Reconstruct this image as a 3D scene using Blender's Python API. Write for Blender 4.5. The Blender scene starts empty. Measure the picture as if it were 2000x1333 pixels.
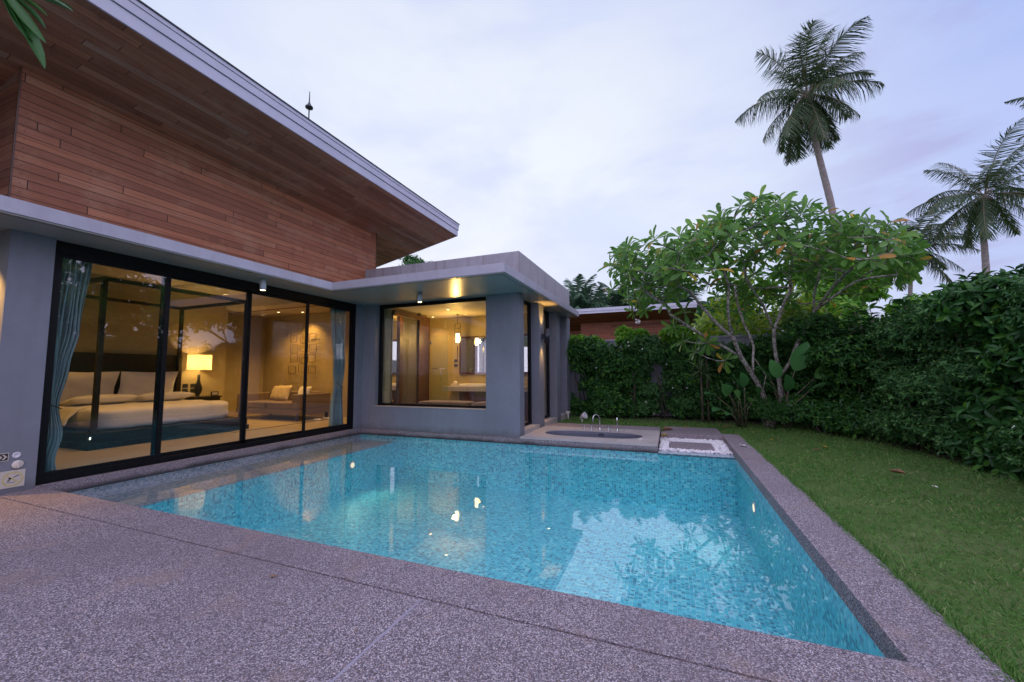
import bpy, bmesh, math, random
import numpy as np
from mathutils import Vector, Matrix
R = math.radians
scene = bpy.context.scene
COL = scene.collection

# ---------------------------------------------------------------- camera
cam_d = bpy.data.cameras.new("camera")
cam = bpy.data.objects.new("camera", cam_d); COL.objects.link(cam)
cam_d.sensor_width = 36.0; cam_d.lens = 14.005
cam_d.clip_start = 0.05; cam_d.clip_end = 2000
yaw, pitch, roll = R(21.577), R(4.552), R(-0.312)
fwd = Vector((-math.sin(yaw)*math.cos(pitch), math.cos(yaw)*math.cos(pitch), math.sin(pitch)))
rt = Vector((math.cos(yaw), math.sin(yaw), 0)); up = rt.cross(fwd)
r2 = math.cos(roll)*rt + math.sin(roll)*up; u2 = -math.sin(roll)*rt + math.cos(roll)*up
cam.matrix_world = Matrix(((r2.x, u2.x, -fwd.x, 0), (r2.y, u2.y, -fwd.y, 0), (r2.z, u2.z, -fwd.z, 1.3), (0, 0, 0, 1)))
scene.camera = cam

# ---------------------------------------------------------------- node helper
class NT:
    def __init__(s, tree): s.t = tree; s.n = tree.nodes; s.l = tree.links
    def node(s, kind, **kw):
        n = s.n.new(kind)
        for k, v in kw.items(): setattr(n, k, v)
        return n
    def put(s, sock, v):
        if v is None: return
        if isinstance(v, bpy.types.NodeSocket): s.l.new(v, sock)
        else:
            if hasattr(sock.default_value, '__len__') and isinstance(v, (tuple, list)):
                v = tuple(v) + ((1.0,) if len(sock.default_value) == 4 and len(v) == 3 else ())
            sock.default_value = v
    def m(s, op, a, b=None, c=None, clamp=False):
        n = s.node('ShaderNodeMath', operation=op, use_clamp=clamp)
        s.put(n.inputs[0], a); s.put(n.inputs[1], b) if b is not None else None
        if c is not None: s.put(n.inputs[2], c)
        return n.outputs[0]
    def v(s, op, a, b=None):
        n = s.node('ShaderNodeVectorMath', operation=op); s.put(n.inputs[0], a)
        if b is not None: s.put(n.inputs[1], b)
        return n.outputs['Value'] if op in ('DOT_PRODUCT', 'LENGTH') else n.outputs[0]
    def mix(s, f, a, b, mode='MIX'):
        n = s.node('ShaderNodeMix', data_type='RGBA', blend_type=mode)
        s.put(n.inputs[0], f); s.put(n.inputs[6], a); s.put(n.inputs[7], b); return n.outputs[2]
    def ramp(s, f, stops, interp='LINEAR'):
        n = s.node('ShaderNodeValToRGB'); n.color_ramp.interpolation = interp; e = n.color_ramp.elements
        while len(e) < len(stops): e.new(0.5)
        for i, (p, c) in enumerate(stops):
            e[i].position = p; e[i].color = (*c, 1) if len(c) == 3 else c
        s.put(n.inputs[0], f); return n.outputs[0]
    def noise(s, vec, scale, detail=3, rough=0.5, out=0, dist=0):
        n = s.node('ShaderNodeTexNoise'); s.put(n.inputs['Vector'], vec); n.inputs['Scale'].default_value = scale
        n.inputs['Detail'].default_value = detail; n.inputs['Roughness'].default_value = rough
        n.inputs['Distortion'].default_value = dist; return n.outputs[out]
    def white(s, vec, out='Value'):
        n = s.node('ShaderNodeTexWhiteNoise', noise_dimensions='3D'); s.put(n.inputs['Vector'], vec); return n.outputs[out]
    def sep(s, vec):
        n = s.node('ShaderNodeSeparateXYZ'); s.put(n.inputs[0], vec); return n.outputs
    def comb(s, x, y, z):
        n = s.node('ShaderNodeCombineXYZ'); s.put(n.inputs[0], x); s.put(n.inputs[1], y); s.put(n.inputs[2], z); return n.outputs[0]
    def maprange(s, v, a, b, c=0.0, d=1.0, smooth=False):
        n = s.node('ShaderNodeMapRange', interpolation_type='SMOOTHSTEP' if smooth else 'LINEAR')
        for i, q in enumerate((v, a, b, c, d)): s.put(n.inputs[i], q)
        return n.outputs[0]
    def bump(s, h, strength=0.3, dist=0.01):
        n = s.node('ShaderNodeBump'); s.put(n.inputs['Height'], h); n.inputs['Strength'].default_value = strength
        n.inputs['Distance'].default_value = dist; return n.outputs[0]

# ---------------------------------------------------------------- sky and light
SUN_EL, SUN_AZ = R(3.0), R(-31.0)
world = bpy.data.worlds.new("World"); scene.world = world; world.use_nodes = True
w = NT(world.node_tree); w.n.clear()
sky = w.node('ShaderNodeTexSky', sky_type='NISHITA'); sky.sun_disc = False
sky.sun_elevation = SUN_EL; sky.sun_rotation = SUN_AZ; sky.air_density = 1.2; sky.dust_density = 0.6; sky.ozone_density = 3.0
dr = w.node('ShaderNodeTexCoord').outputs['Generated']
gl = Vector((-0.46, 0.86, 0.20)).normalized()
glow = w.maprange(w.v('DOT_PRODUCT', dr, tuple(gl)), 0.42, 0.97, 0, 1, True)
sx = w.sep(dr)
flat = w.v('MULTIPLY', dr, (1.0, 1.0, 2.4))
n1 = w.noise(flat, 1.7, 5, 0.55, dist=0.4); n2 = w.noise(w.v('ADD', flat, (3.1, 1.2, 0.4)), 3.4, 5, 0.55, dist=0.3)
base = w.mix(glow, (0.40, 0.50, 0.93), (0.94, 0.97, 1.02))
lowf = w.maprange(sx[2], 0.0, 0.45, 1, 0, True)
base = w.mix(w.m('MULTIPLY', lowf, 0.40), base, (0.68, 0.67, 0.88))
thin = w.maprange(n1, 0.40, 0.68, 0, 0.55, True)
base = w.mix(thin, base, (0.60, 0.66, 1.0))
dark = w.m('MULTIPLY', w.maprange(n2, 0.46, 0.64, 0, 0.95, True), w.maprange(sx[2], 0.05, 0.85, 1.0, 0.25, True))
dark = w.m('MULTIPLY', dark, w.maprange(glow, 0.1, 0.7, 1.0, 0.08))
base = w.mix(dark, base, (0.45, 0.39, 0.68))
# extra brightness added to the unseen sky overhead and behind, to light the scene
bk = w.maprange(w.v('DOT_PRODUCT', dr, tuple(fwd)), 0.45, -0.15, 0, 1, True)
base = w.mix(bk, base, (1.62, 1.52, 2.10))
ground_f = w.maprange(sx[2], -0.08, 0.0, 1, 0)
base = w.mix(ground_f, base, (0.08, 0.09, 0.10))
bg1 = w.node('ShaderNodeBackground'); w.put(bg1.inputs[0], sky.outputs[0]); bg1.inputs[1].default_value = 0.06
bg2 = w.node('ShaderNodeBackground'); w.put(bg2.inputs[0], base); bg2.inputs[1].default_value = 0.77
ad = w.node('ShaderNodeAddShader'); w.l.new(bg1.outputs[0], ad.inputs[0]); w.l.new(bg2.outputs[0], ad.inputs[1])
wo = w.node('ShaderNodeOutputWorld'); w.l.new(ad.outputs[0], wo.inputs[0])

sd = bpy.data.lights.new("sun", 'SUN'); sd.energy = 0.25; sd.angle = R(25); sd.color = (1.0, 0.93, 0.92)
so = bpy.data.objects.new("sun", sd); COL.objects.link(so)
so.rotation_euler = Vector((math.sin(SUN_AZ)*math.cos(R(28)), math.cos(SUN_AZ)*math.cos(R(28)), math.sin(R(28)))).to_track_quat('Z', 'Y').to_euler()

scene.view_settings.view_transform = 'Standard'; scene.view_settings.look = 'None'
scene.view_settings.exposure = 0.22; scene.view_settings.gamma = 1.0
cy = scene.cycles
cy.use_denoising = True; cy.max_bounces = 10; cy.diffuse_bounces = 4; cy.glossy_bounces = 5
cy.transparent_max_bounces = 24; cy.transmission_bounces = 4; cy.sample_clamp_indirect = 6.0
cy.caustics_reflective = False; cy.caustics_refractive = False; cy.blur_glossy = 0.5

# ---------------------------------------------------------------- materials
MATS = {}
def newmat(name):
    m = bpy.data.materials.new(name); m.use_nodes = True; t = NT(m.node_tree); t.n.clear()
    t.out = t.node('ShaderNodeOutputMaterial'); MATS[name] = m; return m, t
def finish(t, col, rough=0.5, spec=0.5, metal=0.0, normal=None, coat=0.0, sheen=0.0):
    p = t.node('ShaderNodeBsdfPrincipled')
    t.put(p.inputs['Base Color'], col); t.put(p.inputs['Roughness'], rough); t.put(p.inputs['Specular IOR Level'], spec)
    t.put(p.inputs['Metallic'], metal); p.inputs['Coat Weight'].default_value = coat; p.inputs['Sheen Weight'].default_value = sheen
    if normal is not None: t.l.new(normal, p.inputs['Normal'])
    t.l.new(p.outputs[0], t.out.inputs[0]); return p
def pos(t): return t.node('ShaderNodeNewGeometry').outputs['Position']
def mul(c, k): return tuple(min(1, x*k) for x in c)
def plain(name, col, rough=0.5, var=0.12, scale=6, metal=0.0, spec=0.5, bump=0.0, coat=0.0, sheen=0.0, bscale=60):
    m, t = newmat(name); p = pos(t)
    c = t.mix(t.maprange(t.noise(p, scale, 4), 0.3, 0.7), mul(col, 1-var), mul(col, 1+var))
    nm = t.bump(t.noise(p, bscale, 3), bump, 0.01) if bump else None
    rg = t.maprange(t.noise(p, scale*2.3, 3), 0.3, 0.7, max(0.02, rough*0.85), min(1, rough*1.15))
    finish(t, c, rg, spec, metal, nm, coat, sheen); return m
def emis(name, col, strength):
    m, t = newmat(name); e = t.node('ShaderNodeEmission'); e.inputs[0].default_value = (*col, 1); e.inputs[1].default_value = strength
    t.l.new(e.outputs[0], t.out.inputs[0]); return m

def mat_render(name, col, stain=0.0):
    m, t = newmat(name); p = pos(t); s = t.sep(p)
    c = t.mix(t.maprange(t.noise(p, 1.3, 5, 0.6), 0.25, 0.75), mul(col, 0.88), mul(col, 1.10))
    c = t.mix(t.m('MULTIPLY', t.maprange(t.noise(p, 9, 4, 0.6), 0.4, 0.7), 0.25), c, mul(col, 0.78))
    if stain:
        st = t.noise(t.comb(t.m('MULTIPLY', s[0], 7.0), t.m('MULTIPLY', s[1], 7.0), t.m('MULTIPLY', s[2], 0.7)), 1.0, 5, 0.65)
        c = t.mix(t.m('MULTIPLY', t.maprange(st, 0.48, 0.72), stain), c, mul((col[0]*1.05, col[1]*0.9, col[2]*0.85), 0.58))
    sp = t.m('ADD', s[2], t.m('MULTIPLY', t.noise(p, 5, 5, 0.7), -0.30))      # splashed dirt above the ground
    c = t.mix(t.maprange(sp, -0.16, 0.02, 0.45, 0.0, True), c, (0.075, 0.065, 0.06))
    finish(t, c, 0.72, 0.3, 0, t.bump(t.m('ADD', t.noise(p, 55, 4, 0.6), t.m('MULTIPLY', t.noise(p, 4, 3), 3.0)), 0.22, 0.01)); return m
mat_render('wall_paint', (0.19, 0.20, 0.235), 0.16); mat_render('parapet_paint', (0.34, 0.33, 0.36), 0.7)
mat_render('fascia_paint', (0.40, 0.39, 0.45), 0.25)
m, t = newmat('soffit_paint'); p = pos(t)
finish(t, t.mix(t.maprange(t.noise(p, 1.2, 4), 0.3, 0.7), (0.30, 0.29, 0.27), (0.33, 0.32, 0.30)), 0.27, 0.5)
plain('roof_metal', (0.45, 0.45, 0.54), 0.4, 0.08, 3, coat=0.1); plain('dark_cap', (0.05, 0.055, 0.07), 0.5)
plain('black_frame', (0.004, 0.004, 0.005), 0.5, 0.3, 12, spec=0.2); plain('interior_wall', (0.40, 0.32, 0.16), 0.7, 0.05)
plain('interior_ceiling', (0.56, 0.50, 0.40), 0.6, 0.03); plain('interior_dark', (0.10, 0.085, 0.065), 0.5)
plain('white_linen', (0.72, 0.68, 0.63), 0.85, 0.05, 5, bump=0.3, bscale=14, sheen=0.2)
plain('dark_timber', (0.022, 0.014, 0.010), 0.35, 0.3, 9); plain('bed_base', (0.008, 0.009, 0.013), 0.6, 0.2, spec=0.25)
plain('sofa_fabric', (0.17, 0.115, 0.07), 0.9, 0.1, 30, bump=0.2, bscale=200, sheen=0.3)
plain('gold_fabric', (0.62, 0.50, 0.30), 0.5, 0.15, 25, bump=0.2, sheen=0.4)
plain('brown_timber', (0.075, 0.028, 0.012), 0.4, 0.25, 8); plain('stone_counter', (0.42, 0.38, 0.32), 0.35, 0.1, 14)
plain('porcelain', (0.80, 0.78, 0.74), 0.12, 0.02, coat=0.4); plain('chrome', (0.62, 0.64, 0.68), 0.14, 0.03, metal=1.0)
plain('plastic_cream', (0.62, 0.55, 0.48), 0.45, 0.06, 20); plain('plastic_white', (0.60, 0.58, 0.62), 0.45, 0.05, 20)
plain('sign_plate', (0.52, 0.47, 0.40), 0.4, 0.06, 30); plain('sign_yellow', (0.50, 0.42, 0.16), 0.5, 0.1, 30); plain('sign_black', (0.02, 0.02, 0.025), 0.5)
plain('boundary_paint', (0.26, 0.26, 0.30), 0.8, 0.15, 3); plain('soil', (0.055, 0.04, 0.025), 0.95, 0.4, 12, bump=0.5, bscale=20)
plain('sconce_metal', (0.03, 0.035, 0.045), 0.35, 0.1); plain('downlight_metal', (0.42, 0.46, 0.52), 0.4, 0.05)
plain('tub_shell', (0.12, 0.13, 0.17), 0.35, 0.08, 4); plain('rug_border', (0.02, 0.018, 0.018), 0.9)
plain('floor_beige', (0.42, 0.35, 0.25), 0.35, 0.07, 1.5); plain('flower_white', (0.80, 0.79, 0.80), 0.5, 0.04)
plain('dead_leaf', (0.23, 0.12, 0.06), 0.7, 0.35, 40); plain('yellow_leaf', (0.42, 0.30, 0.03), 0.5, 0.3, 40)
plain('mirror', (0.80, 0.80, 0.78), 0.02, 0.01, metal=1.0); plain('pebble', (0.74, 0.72, 0.73), 0.55, 0.18, 14, bump=0.2)
plain('joint_filler', (0.09, 0.065, 0.06), 0.8, 0.2, 20); plain('sand_strip', (0.30, 0.28, 0.34), 0.8)
emis('lamp_glow', (1.0, 0.62, 0.16), 2.2); emis('pendant_glow', (1.0, 0.70, 0.30), 9); emis('spot_glow', (1.0, 0.72, 0.38), 10)
emis('pool_lens_glow', (1.0, 0.95, 0.70), 1.3)

# lamp shade: fabric lit from a real bulb inside
m, t = newmat('shade_fabric'); d = t.node('ShaderNodeBsdfDiffuse'); d.inputs[0].default_value = (0.80, 0.72, 0.50, 1)
tr = t.node('ShaderNodeBsdfTranslucent'); tr.inputs[0].default_value = (0.90, 0.80, 0.55, 1); mx = t.node('ShaderNodeMixShader'); mx.inputs[0].default_value = 0.6
t.l.new(d.outputs[0], mx.inputs[1]); t.l.new(tr.outputs[0], mx.inputs[2]); t.l.new(mx.outputs[0], t.out.inputs[0])

def mat_clear(name, f0, tint, rough=0.0, bump=None, cap=1.0, power=5.0):
    """thin clear sheet: fresnel mirror over straight-through transmission"""
    m, t = newmat(name); g = t.node('ShaderNodeNewGeometry')
    nrm = bump(t, g.outputs['Position']) if bump else None
    cosv = t.m('ABSOLUTE', t.v('DOT_PRODUCT', nrm if nrm is not None else g.outputs['Normal'], g.outputs['Incoming']))
    f = t.m('ADD', f0, t.m('MULTIPLY', 1-f0, t.m('POWER', t.m('SUBTRACT', 1.0, cosv, clamp=True), power)))
    f = t.m('MINIMUM', f, cap)
    a = t.node('ShaderNodeBsdfTransparent'); a.inputs[0].default_value = (*tint, 1)
    b = t.node('ShaderNodeBsdfGlossy'); b.inputs['Roughness'].default_value = rough
    if nrm is not None: t.l.new(nrm, b.inputs['Normal'])
    mx = t.node('ShaderNodeMixShader'); t.l.new(f, mx.inputs[0]); t.l.new(a.outputs[0], mx.inputs[1]); t.l.new(b.outputs[0], mx.inputs[2])
    t.l.new(mx.outputs[0], t.out.inputs[0]); return m
mat_clear('door_glass', 0.075, (0.97, 0.98, 0.97), 0.0, lambda t, p: t.bump(t.noise(p, 0.9, 1), 0.02, 0.02))
mat_clear('shower_glass', 0.04, (0.90, 0.95, 0.88))
mat_clear('pool_surface', 0.10, (0.97, 1.0, 1.0), 0.012, lambda t, p: t.bump(t.noise(t.v('MULTIPLY', p, (1, 1, 1)), 2.2, 2, 0.5), 0.012, 0.03), power=4.2)
mat_clear('tub_surface', 0.03, (0.85, 0.88, 0.92), 0.02)

def mat_mosaic(name, stops, grout, sx=0.042, sy=0.030, sz=0.030, rough=0.25):
    m, t = newmat(name); p = t.v('ADD', pos(t), (0.0131, 0.0077, 0.0113))
    q = t.v('DIVIDE', p, (sx, sy, sz)); fl = t.v('FLOOR', q); fr = t.sep(t.v('FRACTION', q))
    wv = t.white(fl); big = t.noise(p, 1.1, 4, 0.6)
    c = t.ramp(wv, stops, 'CONSTANT')
    c = t.mix(t.maprange(big, 0.3, 0.7, 0.0, 0.22), c, mul(stops[-1][1], 1.0))
    nn = t.sep(t.node('ShaderNodeNewGeometry').outputs['Normal'])
    g = None
    for i in range(3):
        e = t.m('MAXIMUM', t.m('LESS_THAN', fr[i], 0.045), t.m('GREATER_THAN', fr[i], 0.955))
        e = t.m('MULTIPLY', e, t.m('LESS_THAN', t.m('ABSOLUTE', nn[i]), 0.5))
        g = e if g is None else t.m('MAXIMUM', g, e)
    c = t.mix(g, c, grout)
    finish(t, c, rough, 0.5, 0, t.bump(t.m('SUBTRACT', 1.0, g), 0.25, 0.002)); return m
mat_mosaic('blue_mosaic', [(0, (0.031, 0.283, 0.410)), (0.12, (0.047, 0.467, 0.589)), (0.30, (0.070, 0.609, 0.730)), (0.58, (0.101, 0.722, 0.820)), (0.88, (0.286, 0.863, 0.880))], (0.445, 0.792, 0.845), rough=0.5)
mat_mosaic('grey_mosaic', [(0, (0.16, 0.24, 0.30)), (0.15, (0.26, 0.33, 0.39)), (0.4, (0.36, 0.42, 0.47)), (0.7, (0.46, 0.51, 0.55)), (0.93, (0.20, 0.36, 0.44))], (0.50, 0.56, 0.58), rough=0.5)

def mat_aggregate(name, stops, dirt=0.0, scale=160):
    m, t = newmat(name); p = pos(t)
    vo = t.node('ShaderNodeTexVoronoi'); t.put(vo.inputs['Vector'], p); vo.inputs['Scale'].default_value = scale
    rnd = t.sep(vo.outputs['Color'])[0]
    c = t.ramp(rnd, stops, 'CONSTANT')
    edge = t.maprange(vo.outputs['Distance'], 0.45, 0.8); c = t.mix(edge, c, (0.10, 0.085, 0.085))
    c = t.mix(t.maprange(t.noise(p, 0.8, 6, 0.68), 0.38, 0.66, 0.0, 0.5), c, (0.16, 0.13, 0.14))
    c = t.mix(t.m('MULTIPLY', t.maprange(t.noise(p, 2.7, 5, 0.6), 0.56, 0.72), 0.5), c, (0.30, 0.22, 0.18))
    if dirt:
        z = t.sep(p)[2]; dn = t.m('ADD', z, t.m('MULTIPLY', t.noise(p, 3.0, 4), 0.09))
        c = t.mix(t.maprange(dn, -0.065, -0.005, dirt, 0.0), c, (0.025, 0.024, 0.026))
    finish(t, c, 0.75, 0.35, 0, t.bump(t.m('ADD', vo.outputs['Distance'], t.noise(p, 300, 2)), 0.5, 0.004)); return m
AG = [(0, (0.10, 0.085, 0.11)), (0.18, (0.21, 0.18, 0.21)), (0.42, (0.34, 0.295, 0.33)), (0.66, (0.48, 0.425, 0.455)), (0.86, (0.68, 0.61, 0.63)), (0.95, (0.42, 0.30, 0.25))]
mat_aggregate('aggregate', AG); mat_aggregate('aggregate_kerb', [(a, mul(c, 0.85)) for a, c in AG], 0.9)
plain('slab_stone', (0.40, 0.36, 0.34), 0.6, 0.12, 2.5, bump=0.15, bscale=40)

def mat_wood(name, along, across, h, L, tint, dark=0.55, bleach=0.0, gap=0.05):
    """planks: `along` and `across` are position axes 0..2"""
    m, t = newmat(name); s = t.sep(pos(t))
    a = s[along]; b = t.m('DIVIDE', s[across], h); row = t.m('FLOOR', b); fb = t.m('FRACT', b)
    sh = t.white(t.comb(row, 3.3, 7.1)); aa = t.m('ADD', t.m('DIVIDE', a, L), t.m('MULTIPLY', sh, 7.0))
    cl = t.m('FLOOR', aa); fa = t.m('FRACT', aa); cell = t.comb(row, cl, 1.7)
    rv = t.white(cell); hv = t.white(t.comb(cl, row, 9.2))
    grain = t.noise(t.comb(t.m('MULTIPLY', a, 1.6), t.m('ADD', t.m('MULTIPLY', s[across], 45.0), t.m('MULTIPLY', rv, 40.0)), t.m('MULTIPLY', rv, 9.0)), 1.0, 5, 0.6, dist=0.35)
    blot = t.noise(pos(t), 1.6, 5, 0.65)
    c = t.ramp(rv, [(0, mul(tint, dark)), (0.3, mul(tint, 0.8)), (0.6, tint), (0.85, mul((tint[0]*1.12, tint[1]*1.2, tint[2]*1.2), 1.1)), (1, (tint[0]*0.9, tint[1]*1.35, tint[2]*1.7))])
    c = t.mix(t.maprange(grain, 0.35, 0.7, 0.0, 0.6), c, mul(tint, 0.42))
    c = t.mix(t.maprange(blot, 0.52, 0.75, 0.0, 0.45+bleach), c, (tint[0]*1.15, tint[1]*1.9, tint[2]*2.3))
    c = t.mix(t.m('MULTIPLY', t.maprange(t.noise(pos(t), 4.2, 4, 0.6), 0.6, 0.75), 0.5), c, mul(tint, 0.3))
    g = t.m('MAXIMUM', t.m('LESS_THAN', fb, gap), t.m('LESS_THAN', fa, 0.0035))
    nl = t.m('LESS_THAN', t.v('LENGTH', t.comb(t.m('SUBTRACT', t.m('FRACT', t.m('DIVIDE', a, 0.58)), 0.5), t.m('MULTIPLY', t.m('SUBTRACT', fb, 0.52), 0.18), 0.0)), 0.011)
    c = t.mix(t.m('MULTIPLY', nl, 0.7), c, (0.03, 0.022, 0.02))
    c = t.mix(g, c, mul(tint, 0.12))
    finish(t, c, t.maprange(grain, 0.3, 0.7, 0.42, 0.62), 0.35, 0, t.bump(t.m('SUBTRACT', t.m('MULTIPLY', grain, 0.25), g), 0.5, 0.006)); return m
mat_wood('wall_planks', 1, 2, 0.1045, 2.9, (0.35, 0.125, 0.060), 0.74, bleach=0.08, gap=0.075)
mat_wood('end_planks', 0, 2, 0.1045, 2.1, (0.28, 0.12, 0.075))
mat_wood('soffit_planks', 1, 0, 0.098, 1.9, (0.42, 0.175, 0.10), 0.6, gap=0.035)
mat_wood('far_planks', 0, 2, 0.11, 2.4, (0.32, 0.095, 0.05), gap=0.08); mat_wood('far_soffit', 0, 1, 0.11, 2.4, (0.24, 0.07, 0.04), gap=0.08)

def mat_curtain(name, c1, c2):
    m, t = newmat(name); p = pos(t)
    c = t.mix(t.maprange(t.noise(t.v('MULTIPLY', p, (20, 20, 1)), 1, 3), 0.3, 0.7), c1, c2)
    pr = t.node('ShaderNodeBsdfPrincipled'); t.put(pr.inputs['Base Color'], c); pr.inputs['Roughness'].default_value = 0.85; pr.inputs['Sheen Weight'].default_value = 0.3
    tl = t.node('ShaderNodeBsdfTranslucent'); t.put(tl.inputs[0], c); mx = t.node('ShaderNodeMixShader'); mx.inputs[0].default_value = 0.25
    t.l.new(pr.outputs[0], mx.inputs[1]); t.l.new(tl.outputs[0], mx.inputs[2]); t.l.new(mx.outputs[0], t.out.inputs[0])
mat_curtain('curtain_teal', (0.20, 0.33, 0.36), (0.28, 0.42, 0.45)); mat_curtain('curtain_grey', (0.30, 0.33, 0.36), (0.38, 0.42, 0.44))

def mat_leaf(name, stops, trans=0.3, rough=0.35, spec=0.32, vein=0.0):
    m, t = newmat(name); g = t.node('ShaderNodeNewGeometry')
    c = t.ramp(g.outputs['Random Per Island'], stops)
    c = t.mix(t.maprange(t.noise(g.outputs['Position'], 2.2, 3), 0.3, 0.7, 0.0, 0.35), c, stops[0][1])
    pr = t.node('ShaderNodeBsdfPrincipled'); t.put(pr.inputs['Base Color'], c); pr.inputs['Roughness'].default_value = rough
    pr.inputs['Specular IOR Level'].default_value = spec
    tl = t.node('ShaderNodeBsdfTranslucent'); t.put(tl.inputs[0], t.mix(0.5, c, (0.35, 0.5, 0.02), 'MULTIPLY') if False else c)
    mx = t.node('ShaderNodeMixShader'); mx.inputs[0].default_value = trans
    t.l.new(pr.outputs[0], mx.inputs[1]); t.l.new(tl.outputs[0], mx.inputs[2]); t.l.new(mx.outputs[0], t.out.inputs[0])
mat_leaf('leaf_plumeria', [(0, (0.074, 0.192, 0.036)), (0.5, (0.123, 0.296, 0.050)), (0.85, (0.197, 0.400, 0.065)), (0.955, (0.229, 0.385, 0.057)), (0.975, (0.688, 0.444, 0.057)), (1, (0.590, 0.252, 0.071))], 0.42, 0.38)
mat_leaf('leaf_lime', [(0, (0.10, 0.22, 0.015)), (0.6, (0.22, 0.36, 0.02)), (1, (0.38, 0.44, 0.04))], 0.45, 0.45)
mat_leaf('leaf_hedge', [(0, (0.020, 0.076, 0.018)), (0.6, (0.039, 0.140, 0.028)), (0.93, (0.078, 0.222, 0.029)), (1, (0.156, 0.351, 0.029))], 0.2, 0.42)
mat_leaf('leaf_hedge_fine', [(0, (0.032, 0.106, 0.030)), (0.6, (0.064, 0.184, 0.047)), (1, (0.128, 0.282, 0.062))], 0.2, 0.45)
mat_leaf('leaf_bright', [(0, (0.060, 0.204, 0.018)), (0.6, (0.144, 0.360, 0.024)), (1, (0.312, 0.504, 0.048))], 0.35, 0.45)
mat_leaf('leaf_big', [(0, (0.051, 0.187, 0.051)), (0.6, (0.102, 0.289, 0.085)), (1, (0.187, 0.408, 0.085))], 0.3, 0.33)
mat_leaf('leaf_palm', [(0, (0.035, 0.07, 0.03)), (0.6, (0.06, 0.105, 0.04)), (0.92, (0.09, 0.13, 0.05)), (1, (0.22, 0.17, 0.07))], 0.2, 0.4)
mat_leaf('leaf_areca', [(0, (0.03, 0.08, 0.04)), (1, (0.07, 0.14, 0.07))], 0.2, 0.4)
mat_leaf('leaf_spiky', [(0, (0.06, 0.13, 0.05)), (1, (0.22, 0.32, 0.14))], 0.25, 0.4)
mat_leaf('grass_blade', [(0, (0.055, 0.165, 0.030)), (0.45, (0.115, 0.28, 0.052)), (0.85, (0.19, 0.34, 0.085)), (0.965, (0.30, 0.34, 0.13)), (1, (0.42, 0.36, 0.20))], 0.3, 0.6, 0.25)
m, t = newmat('lawn_soil'); p = pos(t)
c = t.mix(t.maprange(t.noise(p, 1.8, 5, 0.65), 0.35, 0.7), (0.07, 0.15, 0.03), (0.13, 0.18, 0.06))
c = t.mix(t.maprange(t.noise(p, 14, 4, 0.7), 0.45, 0.75, 0, 0.6), c, (0.07, 0.055, 0.03))
finish(t, c, 0.95, 0.15, 0, t.bump(t.noise(p, 60, 4, 0.7), 0.6, 0.02))
def mat_bark(name, a, b, scale=16):
    m, t = newmat(name); p = pos(t)
    c = t.mix(t.maprange(t.noise(p, scale, 5, 0.65), 0.42, 0.62), a, b)
    c = t.mix(t.maprange(t.noise(p, scale*3, 3), 0.58, 0.72, 0, 0.6), c, mul(a, 0.4))
    finish(t, c, 0.85, 0.2, 0, t.bump(t.noise(t.v('MULTIPLY', p, (1, 1, 2.5)), 40, 4), 0.5, 0.01))
mat_bark('bark_plumeria', (0.17, 0.145, 0.125), (0.52, 0.48, 0.46)); mat_bark('bark_palm', (0.20, 0.17, 0.16), (0.30, 0.26, 0.25), 9); mat_bark('bark_dark', (0.07, 0.055, 0.04), (0.14, 0.11, 0.09))
mat_bark('twig_bark', (0.16, 0.13, 0.09), (0.26, 0.22, 0.16))

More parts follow.
